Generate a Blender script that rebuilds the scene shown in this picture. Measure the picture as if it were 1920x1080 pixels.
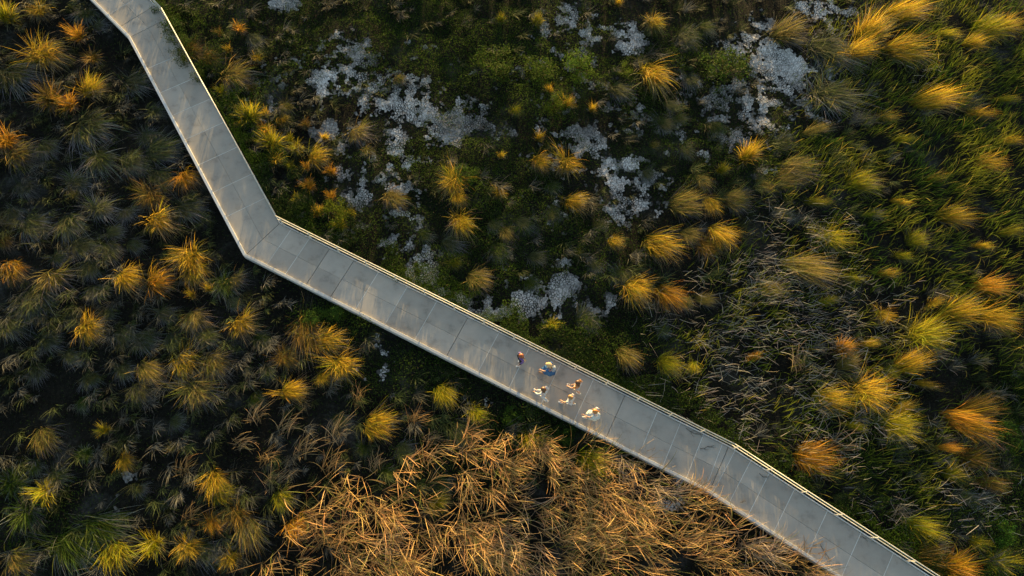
import bpy, bmesh, math, random
import numpy as np
from mathutils import Vector, Matrix

random.seed(7)
rng = np.random.default_rng(7)
for o in list(bpy.data.objects):
    bpy.data.objects.remove(o)
scene = bpy.context.scene
COL = scene.collection

# ------------------------------------------------------------------ camera
DECK = 0.32                       # walking surface above the marsh floor
CAM_H = 36.0 + DECK
FPX = 1280.0                      # focal length in photo pixels (24 mm on a 36 mm sensor)
dn = np.array([-70.0, -470.0, -FPX]); dn /= np.linalg.norm(dn)      # straight down, in camera axes
Zc = -dn
Xc = np.array([1.0, 0, 0]) - Zc[0] * Zc; Xc /= np.linalg.norm(Xc)
Yc = np.cross(Zc, Xc)
RWC = np.array([Xc, Yc, Zc])      # camera axes -> world axes
cam_d = bpy.data.cameras.new('camera')
cam_d.sensor_width = 36.0
cam_d.lens = 36.0 * FPX / 1920.0
cam_d.clip_end = 2000.0
cam = bpy.data.objects.new('camera', cam_d)
COL.objects.link(cam)
M = Matrix(RWC.tolist()).to_4x4(); M.translation = Vector((0, 0, CAM_H))
cam.matrix_world = M
scene.camera = cam

# ------------------------------------------------------------------ sky, sun, exposure
SUN_EL = math.radians(4.0)
SUN_AZ = math.radians(4.0)        # measured from +Y towards +X
world = bpy.data.worlds.new('World'); scene.world = world
world.use_nodes = True
wn = world.node_tree.nodes; wl = world.node_tree.links
sky = wn.new('ShaderNodeTexSky'); sky.sky_type = 'NISHITA'; sky.sun_disc = False
sky.sun_elevation = SUN_EL; sky.sun_rotation = SUN_AZ
bg = wn['Background']; bg.inputs['Strength'].default_value = 0.15
wl.new(sky.outputs['Color'], bg.inputs['Color'])
sd = bpy.data.lights.new('sun', 'SUN'); sd.energy = 5.0; sd.angle = math.radians(0.5)
sd.color = (1.0, 0.71, 0.29)
so = bpy.data.objects.new('sun', sd); COL.objects.link(so)
S = Vector((math.cos(SUN_EL) * math.sin(SUN_AZ), math.cos(SUN_EL) * math.cos(SUN_AZ), math.sin(SUN_EL)))
so.rotation_euler = S.to_track_quat('Z', 'Y').to_euler()
so.location = (0, 30, 30)
scene.view_settings.view_transform = 'Standard'
scene.view_settings.look = 'None'
scene.view_settings.gamma = 1.0
scene.view_settings.exposure = 1.75
scene.view_settings.use_curve_mapping = False
scene.render.engine = 'CYCLES'

# ------------------------------------------------------------------ helpers
def U(px, py, z=0.0):
    """photo pixel -> point of the place at height z"""
    d = RWC @ np.array([px - 960.0, 540.0 - py, -FPX])
    t = (z - CAM_H) / d[2]
    return np.array([d[0] * t, d[1] * t, z])

def mpp(px, py, z=0.3):
    a = U(px, py, z); b = U(px + 1, py, z); c = U(px, py + 1, z)
    return 0.5 * (np.linalg.norm(b - a) + np.linalg.norm(c - a))

def _hash(ix, iy, seed):
    h = (ix.astype(np.int64) * 374761393 + iy.astype(np.int64) * 668265263 + seed * 1442695041) & 0xffffffff
    h = ((h ^ (h >> 13)) * 1274126177) & 0xffffffff
    h = h ^ (h >> 16)
    return (h & 0xffff) / 65535.0

def vnoise(x, y, scale, seed=0):
    x = np.asarray(x, float) / scale; y = np.asarray(y, float) / scale
    ix = np.floor(x); iy = np.floor(y); fx = x - ix; fy = y - iy
    fx = fx * fx * (3 - 2 * fx); fy = fy * fy * (3 - 2 * fy)
    a = _hash(ix, iy, seed); b = _hash(ix + 1, iy, seed); c = _hash(ix, iy + 1, seed); d = _hash(ix + 1, iy + 1, seed)
    return (a * (1 - fx) + b * fx) * (1 - fy) + (c * (1 - fx) + d * fx) * fy

def fbm(x, y, scale, seed=0, octv=3):
    s = 0; a = 1.0; t = 0
    for k in range(octv):
        s = s + a * vnoise(x, y, scale / (2 ** k), seed + 17 * k); t += a; a *= 0.5
    return s / t

def ground_h(x, y):
    return 0.34 * (fbm(x, y, 5.0, 3) - 0.5) + 0.10 * (fbm(x, y, 1.1, 9, 2) - 0.5) - 0.05

def new_mat(name):
    m = bpy.data.materials.new(name); m.use_nodes = True
    return m, m.node_tree.nodes, m.node_tree.links, m.node_tree.nodes['Principled BSDF']

def mesh_np(name, V, F, Cc=None, smooth=False):
    """V (n,3), F (m,k) all faces with the same corner count, Cc (n,3) point colours"""
    V = np.asarray(V, np.float32); F = np.asarray(F, np.int32)
    me = bpy.data.meshes.new(name)
    me.vertices.add(len(V)); me.vertices.foreach_set('co', V.ravel())
    k = F.shape[1]
    me.loops.add(F.size); me.loops.foreach_set('vertex_index', F.ravel())
    me.polygons.add(len(F))
    me.polygons.foreach_set('loop_start', np.arange(0, F.size, k, dtype=np.int32))
    if smooth:
        me.polygons.foreach_set('use_smooth', np.ones(len(F), bool))
    if Cc is not None:
        at = me.attributes.new('Col', 'FLOAT_COLOR', 'POINT')
        C4 = np.ones((len(V), 4), np.float32); C4[:, :3] = Cc
        at.data.foreach_set('color', C4.ravel())
    me.update(calc_edges=True)
    return me

def link(name, me, mat=None, parent=None, loc=None):
    o = bpy.data.objects.new(name, me)
    if mat is not None and me is not None and not me.materials:
        me.materials.append(mat)
    COL.objects.link(o)
    if parent is not None: o.parent = parent
    if loc is not None: o.location = loc
    return o

def tag(o, label=None, cat=None, group=None, kind=None):
    if label: o['label'] = label
    if cat: o['category'] = cat
    if group: o['group'] = group
    if kind: o['kind'] = kind
    return o

def empty(name, loc=(0, 0, 0), rz=0.0):
    o = bpy.data.objects.new(name, None); o.empty_display_size = 0.2
    COL.objects.link(o); o.location = loc; o.rotation_euler = (0, 0, rz)
    return o

def ribbons(base, az, length, th0, th1, width, nseg, col0, col1, power=1.0, twist=None, side=None, taper=0.9):
    """curved leaf blades. base (N,3); th measured from the vertical; returns V,F,C"""
    N = len(base); s = np.linspace(0, 1, nseg + 1)
    th = th0[:, None] + (th1 - th0)[:, None] * (s[None, :] ** power)
    azs = az[:, None] + (0 if side is None else side[:, None] * s[None, :] ** 1.5)
    ds = length[:, None] / nseg
    thm = 0.5 * (th[:, 1:] + th[:, :-1]); azm = 0.5 * (azs[:, 1:] + azs[:, :-1]) if side is not None else np.repeat(azs, nseg, 1)
    dx = np.sin(thm) * np.cos(azm) * ds; dy = np.sin(thm) * np.sin(azm) * ds; dz = np.cos(thm) * ds
    P = np.zeros((N, nseg + 1, 3)); P[:, 0] = base
    P[:, 1:, 0] = base[:, 0:1] + np.cumsum(dx, 1); P[:, 1:, 1] = base[:, 1:2] + np.cumsum(dy, 1); P[:, 1:, 2] = base[:, 2:3] + np.cumsum(dz, 1)
    tw = rng.uniform(-0.9, 0.9, N) if twist is None else twist
    px = -np.sin(az) * np.cos(tw); py = np.cos(az) * np.cos(tw); pz = np.sin(tw)
    Wv = np.stack([px, py, pz], 1)[:, None, :] * (width[:, None] * 0.5 * (1 - taper * s[None, :] ** 2))[:, :, None]
    V = np.stack([P - Wv, P + Wv], 2).reshape(-1, 3)
    st = 2 * (nseg + 1)
    k = np.arange(nseg)
    f = np.stack([2 * k, 2 * k + 1, 2 * k + 3, 2 * k + 2], 1)
    F = (np.arange(N)[:, None, None] * st + f[None]).reshape(-1, 4)
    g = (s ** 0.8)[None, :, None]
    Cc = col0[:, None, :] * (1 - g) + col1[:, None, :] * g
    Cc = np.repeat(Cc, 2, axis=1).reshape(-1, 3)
    return V, F, Cc

def leaves(pos, size, col, aspect=0.55, tilt=0.9):
    """small four-cornered leaf faces"""
    N = len(pos)
    az = rng.uniform(0, 2 * math.pi, N); el = rng.uniform(-tilt, tilt, N)
    d = np.stack([np.cos(az) * np.cos(el), np.sin(az) * np.cos(el), np.sin(el)], 1)
    ro = rng.uniform(-0.8, 0.8, N)
    w = np.stack([-np.sin(az) * np.cos(ro), np.cos(az) * np.cos(ro), np.sin(ro)], 1)
    L = size[:, None]
    V = np.stack([pos, pos + d * L * 0.5 - w * L * aspect * 0.5, pos + d * L, pos + d * L * 0.5 + w * L * aspect * 0.5], 1).reshape(-1, 3)
    F = np.arange(4 * N).reshape(-1, 4)
    return V, F, np.repeat(col, 4, axis=0)

def merge(parts):
    Vs, Fs, Cs = [], [], []; n = 0
    for V, F, Cc in parts:
        Vs.append(V); Fs.append(F + n); Cs.append(Cc); n += len(V)
    return np.concatenate(Vs), np.concatenate(Fs), np.concatenate(Cs)

def jcol(c, n, amt=0.25, hue=0.08):
    c = np.array(c)[None, :] * (1 + rng.uniform(-amt, amt, (n, 1))) * (1 + rng.uniform(-hue, hue, (n, 3)))
    return np.clip(c, 0.002, 0.95)

def box_bm(bm, c, ax, ay, az, sx, sy, sz, bev=0.0):
    """box centred at c with unit axes"""
    c = Vector(c); ax = Vector(ax); ay = Vector(ay); az = Vector(az)
    r = bmesh.ops.create_cube(bm, size=1.0)
    for v in r['verts']:
        p = v.co.copy()
        v.co = c + ax * p.x * sx + ay * p.y * sy + az * p.z * sz
    if bev > 0:
        es = list({e for v in r['verts'] for e in v.link_edges})
        bmesh.ops.bevel(bm, geom=es, offset=bev, segments=1, affect='EDGES')

def bm_mesh(name, bm, smooth=False):
    me = bpy.data.meshes.new(name)
    bmesh.ops.recalc_face_normals(bm, faces=bm.faces)
    if smooth:
        for f in bm.faces: f.smooth = True
    bm.to_mesh(me); bm.free()
    return me

# ------------------------------------------------------------------ materials
def blade_mat(name, rough=0.5, trans=0.35, spec=0.25):
    m, n, l, p = new_mat(name)
    a = n.new('ShaderNodeAttribute'); a.attribute_name = 'Col'
    oi = n.new('ShaderNodeObjectInfo')
    mx = n.new('ShaderNodeMix'); mx.data_type = 'RGBA'; mx.blend_type = 'MULTIPLY'; mx.inputs[0].default_value = 1.0
    l.new(a.outputs['Color'], mx.inputs[6]); l.new(oi.outputs['Color'], mx.inputs[7])
    l.new(mx.outputs[2], p.inputs['Base Color'])
    p.inputs['Roughness'].default_value = rough
    p.inputs['Specular IOR Level'].default_value = spec
    t = n.new('ShaderNodeBsdfTranslucent'); l.new(mx.outputs[2], t.inputs['Color'])
    ms = n.new('ShaderNodeMixShader'); ms.inputs[0].default_value = trans
    l.new(p.outputs[0], ms.inputs[1]); l.new(t.outputs[0], ms.inputs[2])
    l.new(ms.outputs[0], n['Material Output'].inputs['Surface'])
    return m
MAT_BLADE = blade_mat('grass_blade', 0.6, 0.40, 0.08)
MAT_DRY = blade_mat('dry_blade', 0.6, 0.25, 0.12)
MAT_LEAF = blade_mat('leaf', 0.7, 0.35, 0.03)

def concrete(name, base, var=0.12, speck=0.25):
    m, n, l, p = new_mat(name)
    tc = n.new('ShaderNodeTexCoord'); oi = n.new('ShaderNodeObjectInfo')
    n1 = n.new('ShaderNodeTexNoise'); n1.inputs['Scale'].default_value = 1.1; n1.inputs['Detail'].default_value = 7; n1.inputs['Roughness'].default_value = 0.65
    n2 = n.new('ShaderNodeTexNoise'); n2.inputs['Scale'].default_value = 38; n2.inputs['Detail'].default_value = 3
    l.new(tc.outputs['Object'], n1.inputs['Vector']); l.new(tc.outputs['Object'], n2.inputs['Vector'])
    r = n.new('ShaderNodeValToRGB')
    b = np.array(base)
    r.color_ramp.elements[0].position = 0.3; r.color_ramp.elements[0].color = (*(b * (1 - 2.2 * var)), 1)
    r.color_ramp.elements[1].position = 0.7; r.color_ramp.elements[1].color = (*(b * (1 + var)), 1)
    e = r.color_ramp.elements.new(0.45); e.color = (*b, 1)
    l.new(n1.outputs['Fac'], r.inputs['Fac'])
    mr = n.new('ShaderNodeMapRange'); mr.inputs['To Min'].default_value = 1 - speck; mr.inputs['To Max'].default_value = 1 + speck * 0.8
    l.new(n2.outputs['Fac'], mr.inputs['Value'])
    mo = n.new('ShaderNodeMapRange'); mo.inputs['To Min'].default_value = 0.86; mo.inputs['To Max'].default_value = 1.1
    l.new(oi.outputs['Random'], mo.inputs['Value'])
    mm = n.new('ShaderNodeMath'); mm.operation = 'MULTIPLY'
    l.new(mr.outputs[0], mm.inputs[0]); l.new(mo.outputs[0], mm.inputs[1])
    vm = n.new('ShaderNodeVectorMath'); vm.operation = 'SCALE'
    l.new(r.outputs['Color'], vm.inputs[0]); l.new(mm.outputs[0], vm.inputs['Scale'])
    l.new(vm.outputs[0], p.inputs['Base Color'])
    p.inputs['Roughness'].default_value = 0.75
    bp = n.new('ShaderNodeBump'); bp.inputs['Strength'].default_value = 0.25; bp.inputs['Distance'].default_value = 0.01
    l.new(n2.outputs['Fac'], bp.inputs['Height']); l.new(bp.outputs[0], p.inputs['Normal'])
    return m
MAT_PANEL = concrete('deck_panel_concrete', (0.38, 0.338, 0.296), 0.15, 0.18)
MAT_SLAB = concrete('deck_slab_concrete', (0.20, 0.20, 0.205), 0.1, 0.1)
MAT_JOINT = concrete('pale_joint_filler', (0.66, 0.65, 0.62), 0.1, 0.2)
MAT_KERB = concrete('pale_kerb', (0.56, 0.55, 0.55), 0.1, 0.15)
def metal(name, colr, rough=0.45, met=0.0):
    m, n, l, p = new_mat(name)
    nz = n.new('ShaderNodeTexNoise'); nz.inputs['Scale'].default_value = 6; nz.inputs['Detail'].default_value = 5
    tc = n.new('ShaderNodeTexCoord'); l.new(tc.outputs['Object'], nz.inputs['Vector'])
    r = n.new('ShaderNodeValToRGB'); b = np.array(colr)
    r.color_ramp.elements[0].position = 0.35; r.color_ramp.elements[0].color = (*(b * 0.72), 1)
    r.color_ramp.elements[1].position = 0.6; r.color_ramp.elements[1].color = (*b, 1)
    l.new(nz.outputs['Fac'], r.inputs['Fac']); l.new(r.outputs['Color'], p.inputs['Base Color'])
    p.inputs['Roughness'].default_value = rough; p.inputs['Metallic'].default_value = met
    return m
MAT_RAIL = metal('painted_steel_rail', (0.62, 0.60, 0.56), 0.4)

def ground_material():
    m, n, l, p = new_mat('marsh_soil')
    tc = n.new('ShaderNodeTexCoord')
    n1 = n.new('ShaderNodeTexNoise'); n1.inputs['Scale'].default_value = 0.33; n1.inputs['Detail'].default_value = 8; n1.inputs['Roughness'].default_value = 0.62
    n2 = n.new('ShaderNodeTexNoise'); n2.inputs['Scale'].default_value = 6.0; n2.inputs['Detail'].default_value = 6; n2.inputs['Roughness'].default_value = 0.7
    n3 = n.new('ShaderNodeTexVoronoi'); n3.inputs['Scale'].default_value = 22
    for q in (n1, n2, n3): l.new(tc.outputs['Object'], q.inputs['Vector'])
    r1 = n.new('ShaderNodeValToRGB'); e = r1.color_ramp.elements
    e[0].position = 0.38; e[0].color = (0.006, 0.0055, 0.004, 1); e[1].position = 0.74; e[1].color = (0.06, 0.061, 0.058, 1)
    q = e.new(0.56); q.color = (0.014, 0.0135, 0.0105, 1)
    r2 = n.new('ShaderNodeValToRGB'); e = r2.color_ramp.elements
    e[0].position = 0.35; e[0].color = (0.45, 0.45, 0.42, 1); e[1].position = 0.68; e[1].color = (1.5, 1.5, 1.5, 1)
    l.new(n1.outputs['Fac'], r1.inputs['Fac']); l.new(n2.outputs['Fac'], r2.inputs['Fac'])
    mx = n.new('ShaderNodeMix'); mx.data_type = 'RGBA'; mx.blend_type = 'MULTIPLY'; mx.inputs[0].default_value = 1
    l.new(r1.outputs[0], mx.inputs[6]); l.new(r2.outputs[0], mx.inputs[7]); l.new(mx.outputs[2], p.inputs['Base Color'])
    p.inputs['Roughness'].default_value = 0.9; p.inputs['Specular IOR Level'].default_value = 0.1
    ad = n.new('ShaderNodeMath'); ad.operation = 'ADD'
    l.new(n2.outputs['Fac'], ad.inputs[0]); l.new(n3.outputs['Distance'], ad.inputs[1])
    bp = n.new('ShaderNodeBump'); bp.inputs['Strength'].default_value = 0.7; bp.inputs['Distance'].default_value = 0.08
    l.new(ad.outputs[0], bp.inputs['Height']); l.new(bp.outputs[0], p.inputs['Normal'])
    return m

def mud_material():
    m, n, l, p = new_mat('salt_crusted_mud')
    a = n.new('ShaderNodeAttribute'); a.attribute_name = 'Col'
    tc = n.new('ShaderNodeTexCoord')
    n1 = n.new('ShaderNodeTexNoise'); n1.inputs['Scale'].default_value = 9; n1.inputs['Detail'].default_value = 6
    l.new(tc.outputs['Object'], n1.inputs['Vector'])
    mr = n.new('ShaderNodeMapRange'); mr.inputs['From Min'].default_value = 0.3; mr.inputs['From Max'].default_value = 0.7
    mr.inputs['To Min'].default_value = 0.6; mr.inputs['To Max'].default_value = 1.15
    l.new(n1.outputs['Fac'], mr.inputs['Value'])
    vm = n.new('ShaderNodeVectorMath'); vm.operation = 'SCALE'
    l.new(a.outputs['Color'], vm.inputs[0]); l.new(mr.outputs[0], vm.inputs['Scale'])
    l.new(vm.outputs[0], p.inputs['Base Color'])
    p.inputs['Roughness'].default_value = 0.9; p.inputs['Specular IOR Level'].default_value = 0.15
    bp = n.new('ShaderNodeBump'); bp.inputs['Strength'].default_value = 0.5; bp.inputs['Distance'].default_value = 0.02
    l.new(n1.outputs['Fac'], bp.inputs['Height']); l.new(bp.outputs[0], p.inputs['Normal'])
    return m

# ------------------------------------------------------------------ layout of the walkway (world corners)
LPX = [(110, -64), (243, 70), (460, 479), (1330, 922), (1660, 1138)]
RPX = [(180, -105), (313, 35), (524, 419), (1366, 838), (1790, 1113)]
LW = [U(x, y, DECK) for x, y in LPX]; RW = [U(x, y, DECK) for x, y in RPX]
# lengthen the two free ends
LW[0] = LW[1] + (LW[0] - LW[1]) * 2.4; RW[0] = RW[1] + (RW[0] - RW[1]) * 2.4
LW[4] = LW[3] + (LW[4] - LW[3]) * 1.7; RW[4] = RW[3] + (RW[4] - RW[3]) * 1.7
CW = [(a + b) / 2 for a, b in zip(LW, RW)]

def seg_dist(P, A, B):
    """distance of points P (n,2) to segment A-B and signed side"""
    A = np.asarray(A)[:2]; B = np.asarray(B)[:2]; d = B - A; L2 = d @ d
    t = np.clip(((P - A) @ d) / L2, 0, 1)
    Q = A + t[:, None] * d
    return np.linalg.norm(P - Q, axis=1)

def deck_dist(x, y):
    P = np.stack([x, y], 1); D = np.full(len(P), 1e9)
    for i in range(4):
        D = np.minimum(D, seg_dist(P, CW[i], CW[i + 1]))
    return D
HALF = 0.5 * np.linalg.norm((RW[2] + RW[3] - LW[2] - LW[3])[:2]) / 2 * 0.9

# ------------------------------------------------------------------ ground
def axis_coords(lo, hi, step, far):
    a = list(np.arange(lo, hi + 1e-6, step))
    b = [hi + d for d in (3, 8, 18, 40, 90, 200, far)]
    c = [lo - d for d in (far, 200, 90, 40, 18, 8, 3)]
    return np.array(c + a + b)
gx = axis_coords(-42, 42, 0.33, 450); gy = axis_coords(-18, 44, 0.33, 450)
X, Y = np.meshgrid(gx, gy); Zg = ground_h(X, Y)
nx, ny = len(gx), len(gy)
idx = np.arange(nx * ny).reshape(ny, nx)
F = np.stack([idx[:-1, :-1], idx[:-1, 1:], idx[1:, 1:], idx[1:, :-1]], -1).reshape(-1, 4)
g = link('ground', mesh_np('ground', np.stack([X, Y, Zg], -1).reshape(-1, 3), F, smooth=True), ground_material())
tag(g, 'dark marsh soil under the scrub and grass', None, None, 'structure')

# region masks: ellipses given on the photo, carried to the ground once
def ell(rows):
    out = []
    for (px, py, rx, ry, w) in rows:
        c = U(px, py, 0.1); ex = U(px + rx, py, 0.1) - c; ey = U(px, py + ry, 0.1) - c
        out.append((c[:2], ex[:2], ey[:2], w))
    return out
def emask(E, x, y):
    m = np.zeros(len(x))
    for c, ex, ey, w in E:
        A = np.array([[ex[0], ey[0]], [ex[1], ey[1]]]); Ai = np.linalg.inv(A)
        dx = x - c[0]; dy = y - c[1]
        u = Ai[0, 0] * dx + Ai[0, 1] * dy; v = Ai[1, 0] * dx + Ai[1, 1] * dy
        m = np.maximum(m, w * np.clip(1.6 - np.sqrt(u * u + v * v) * 1.1, 0, 1))
    return m
MUD = ell([(655, 105, 52, 44, 1), (610, 150, 45, 34, 1), (690, 150, 40, 28, .9), (700, 195, 50, 26, .9), (770, 203, 70, 26, 1), (850, 235, 58, 36, 1), (935, 245, 34, 16, .85),
           (1095, 262, 64, 34, .75), (1180, 325, 55, 45, .95), (1168, 385, 42, 32, .95), (1420, 65, 66, 44, 1), (1465, 125, 60, 48, 1), (1430, 205, 46, 42, .85),
           (1395, 250, 34, 26, .85), (1560, 22, 70, 26, .8), (1650, 12, 40, 22, .75), (1680, 165, 34, 30, .8), (765, 390, 34, 62, .8), (735, 455, 42, 28, .9),
           (790, 500, 40, 34, 1), (850, 553, 46, 22, 1), (920, 590, 34, 18, 1), (985, 570, 46, 28, 1), (1055, 535, 28, 42, .9), (1130, 565, 32, 38, .85),
           (1065, 22, 32, 28, .8), (1180, 70, 36, 36, .75), (1080, 150, 34, 36, .7), (530, 4, 26, 14, .85), (660, 330, 40, 30, .6), (900, 765, 30, 20, .6), (700, 680, 40, 30, .35),
           (1270, 930, 40, 30, .7), (620, 250, 40, 26, .65), (700, 640, 40, 16, .5), (900, 560, 170, 60, .42), (720, 320, 90, 130, .40), (1120, 300, 130, 130, .40), (1420, 150, 150, 150, .40), (700, 170, 200, 90, .42), (1070, 120, 100, 120, .34), (80, 780, 90, 70, .34), (210, 930, 80, 50, .36)])
def mudness(x, y):
    e = emask(MUD, x, y)
    return np.where(e < 0.12, -1.0, e - 1.5 * (fbm(x, y, 1.7, 41, 4) - 0.5) - 2.3 * (fbm(x, y, .5, 43, 4) - 0.5) - 0.46)

# ------------------------------------------------------------------ cracked mud: real plates with open cracks
def clip_poly(P, n, d):
    """keep n.p <= d"""
    out = []
    for i in range(len(P)):
        a = P[i]; b = P[(i + 1) % len(P)]
        da = n[0] * a[0] + n[1] * a[1] - d; db = n[0] * b[0] + n[1] * b[1] - d
        if da <= 0: out.append(a)
        if (da < 0 and db > 0) or (da > 0 and db < 0):
            t = da / (da - db); out.append((a[0] + (b[0] - a[0]) * t, a[1] + (b[1] - a[1]) * t))
    return out

def build_mud():
    st = 0.15
    xs = np.arange(-18, 26, st); ys = np.arange(-2, 36, st)
    JX, JY = np.meshgrid(xs, ys)
    JX = JX + rng.uniform(-.75, .75, JX.shape) * st; JY = JY + rng.uniform(-.75, .75, JY.shape) * st
    Mn = mudness(JX.ravel(), JY.ravel()).reshape(JX.shape)
    BR = np.clip(0.1 + 1.75 * fbm(JX.ravel(), JY.ravel(), 2.2, 47, 3), .45, 1.35).reshape(JX.shape)
    CK = (0.042 * fbm(JX.ravel(), JY.ravel(), 0.7, 49, 3) - 0.010).reshape(JX.shape)
    V, Fq, Cc = [], [], []
    faces = []; n0 = 0
    H, W = JX.shape
    for i in range(2, H - 2):
        for j in range(2, W - 2):
            mval = Mn[i, j]
            if mval < 0.0 or random.random() > 0.25 + 2.0 * mval: continue
            cx, cy = JX[i, j], JY[i, j]
            P = [(cx - st, cy - st), (cx + st, cy - st), (cx + st, cy + st), (cx - st, cy + st)]
            crack = max(0.003, CK[i, j] + random.uniform(-.006, .010))
            for a in range(-2, 3):
                for b in range(-2, 3):
                    if a == 0 and b == 0: continue
                    qx, qy = JX[i + a, j + b], JY[i + a, j + b]
                    nx_, ny_ = qx - cx, qy - cy; L = math.hypot(nx_, ny_)
                    if L > 2.2 * st: continue
                    nx_ /= L; ny_ /= L
                    P = clip_poly(P, (nx_, ny_), nx_ * cx + ny_ * cy + L / 2 - crack)
                    if len(P) < 3: break
                if len(P) < 3: break
            if len(P) < 3: continue
            k = len(P)
            ring = P; inn = [(cx + (p[0] - cx) * .95, cy + (p[1] - cy) * .95) for p in P]
            tl = random.uniform(-.08, .08), random.uniform(-.08, .08); up = random.uniform(-0.005, 0.02)
            cval = random.uniform(0.7, 1.15) * (0.08 + 0.92 * min(1, mval * 1.7)) * BR[i, j]
            c = (0.52 * cval, 0.49 * cval, 0.47 * cval)
            for (x, y), z in [(p, -0.05) for p in ring] + [(p, 0.018) for p in ring] + [(p, 0.026) for p in inn]:
                V.append((x, y, z + up + tl[0] * (x - cx) + tl[1] * (y - cy))); Cc.append(c)
            for q in range(k):
                r = (q + 1) % k
                faces.append((n0 + q, n0 + r, n0 + k + r, n0 + k + q))
                faces.append((n0 + k + q, n0 + k + r, n0 + 2 * k + r, n0 + 2 * k + q))
            faces.append(tuple(n0 + 2 * k + q for q in range(k)))
            n0 += 3 * k
    V = np.array(V); V[:, 2] += ground_h(V[:, 0], V[:, 1])
    me = bpy.data.meshes.new('cracked_mud'); me.from_pydata(V.tolist(), [], faces)
    at = me.attributes.new('Col', 'FLOAT_COLOR', 'POINT'); C4 = np.ones((len(V), 4), np.float32); C4[:, :3] = Cc
    at.data.foreach_set('color', C4.ravel())
    o = link('cracked_mud', me, mud_material())
    tag(o, 'pale salt-crusted cracked mud plates between the low plants', 'mud', None, 'stuff')
build_mud()

# ------------------------------------------------------------------ boardwalk
deck = empty('boardwalk', tuple(CW[2]))
tag(deck, 'grey concrete panel boardwalk zigzagging across the marsh', None, None, 'structure')
DK = Vector(CW[2])
def to_local(me):
    for v in me.vertices: v.co -= DK

def prism(poly, z0, z1, cham=0.0):
    bm = bmesh.new(); k = len(poly)
    cx = sum(p[0] for p in poly) / k; cy = sum(p[1] for p in poly) / k
    lo = [bm.verts.new((p[0], p[1], z0)) for p in poly]
    hi = [bm.verts.new((p[0], p[1], z1 - cham)) for p in poly]
    rings = [lo, hi]
    if cham > 0:
        tp = []
        for p in poly:
            L = math.hypot(p[0] - cx, p[1] - cy); s = (L - cham * 1.4) / L
            tp.append(bm.verts.new((cx + (p[0] - cx) * s, cy + (p[1] - cy) * s, z1)))
        rings.append(tp)
    for a, b in zip(rings[:-1], rings[1:]):
        for i in range(k):
            j = (i + 1) % k; bm.faces.new((a[i], a[j], b[j], b[i]))
    bm.faces.new(rings[-1]); bm.faces.new(lo[::-1])
    return bm

# joints read off the photo along each stretch (points on the centre line)
SEAM_PX = [
    [(150, -60), (190, -18), (226, 14), (258, 30)],
    [(315, 112), (337, 158), (358, 201), (380, 247), (407, 293), (432, 345), (462, 388)],
    [(521, 466), (558, 480), (596, 500), (642, 522), (688, 545), (742, 574), (797, 603), (857, 632), (914, 664), (972, 692), (1028, 730), (1092, 756),
     (1152, 786), (1212, 820), (1256, 842), (1298, 868), (1338, 876)],
    [(1355, 889), (1386, 906), (1422, 928), (1468, 962), (1532, 1000), (1595, 1043), (1655, 1085), (1716, 1126), (1780, 1168), (1840, 1210)]]
GAP = 0.014
npanel = 0
def add_panel(poly, z1=DECK):
    me = bm_mesh('panel', prism(poly, DECK - 0.07, z1, 0.006)); to_local(me)
    return link('panel', me, MAT_PANEL, deck)
for i in range(4):
    A, B = CW[i][:2], CW[i + 1][:2]; ax = (B - A) / np.linalg.norm(B - A)
    nl = np.array([-ax[1], ax[0]])                       # towards the railing side
    if (RW[i][:2] - A) @ nl < 0: nl = -nl
    ts = sorted(float((U(x, y, DECK)[:2] - A) @ ax) for x, y in SEAM_PX[i])
    L = float(np.linalg.norm(B - A))
    if i == 0:
        t = ts[0] - 1.9
        while t > 0.5: ts.insert(0, t); t -= 1.9
    if i == 3:
        t = ts[-1] + 1.9
        while t < L - 0.5: ts.append(t); t += 1.9
    ts = [t for t in ts if -0.5 < t < L + 0.5]
    bounds = [-9] + ts + [L + 9]
    for side, E in ((-1, LW), (1, RW)):
        quad = [tuple(CW[i][:2]), tuple(CW[i + 1][:2]), tuple(E[i + 1][:2]), tuple(E[i][:2])]
        cen = np.mean(np.array(quad), 0)
        # small inset at mitres, centre joint and outer edge
        base = quad
        for q in range(4):
            a = np.array(quad[q]); b = np.array(quad[(q + 1) % 4]); d = b - a; n = np.array([d[1], -d[0]]) / np.linalg.norm(d)
            if (cen - a) @ n > 0: n = -n
            ins = (GAP * 0.28, GAP, 0.02, GAP)[q]
            base = clip_poly(base, n, n @ a - ins)
        for a, b in zip(bounds[:-1], bounds[1:]):
            P = clip_poly(base, -ax, -(ax @ A + a + GAP))
            P = clip_poly(P, ax, ax @ A + b - GAP) if len(P) > 2 else P
            if len(P) < 3: continue
            ar = abs(sum(P[k][0] * P[(k + 1) % len(P)][1] - P[(k + 1) % len(P)][0] * P[k][1] for k in range(len(P)))) / 2
            if ar < 0.02: continue
            add_panel(P, DECK + random.uniform(-0.002, 0.002)); npanel += 1
    # pale filler in the cross joints, a little below the walking surface
    for t in ts:
        if random.random() < 0.1: continue
        for side, E in ((-1, LW), (1, RW)):
            quad = [tuple(CW[i][:2]), tuple(CW[i + 1][:2]), tuple(E[i + 1][:2]), tuple(E[i][:2])]
            P = clip_poly(quad, -ax, -(ax @ A + t - GAP * 0.9)); P = clip_poly(P, ax, ax @ A + t + GAP * 0.9) if len(P) > 2 else P
            if len(P) < 3: continue
            me = bm_mesh('joint_filler', prism(P, DECK - 0.05, DECK - 0.0025)); to_local(me)
            link('joint_filler', me, MAT_JOINT, deck)
    # carrying slab under the panels
    quad = [LW[i][:2], LW[i + 1][:2], RW[i + 1][:2], RW[i][:2]]
    me = bm_mesh('slab', prism([tuple(p) for p in quad], DECK - 0.24, DECK - 0.075)); to_local(me); link('slab', me, MAT_SLAB, deck)

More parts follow.
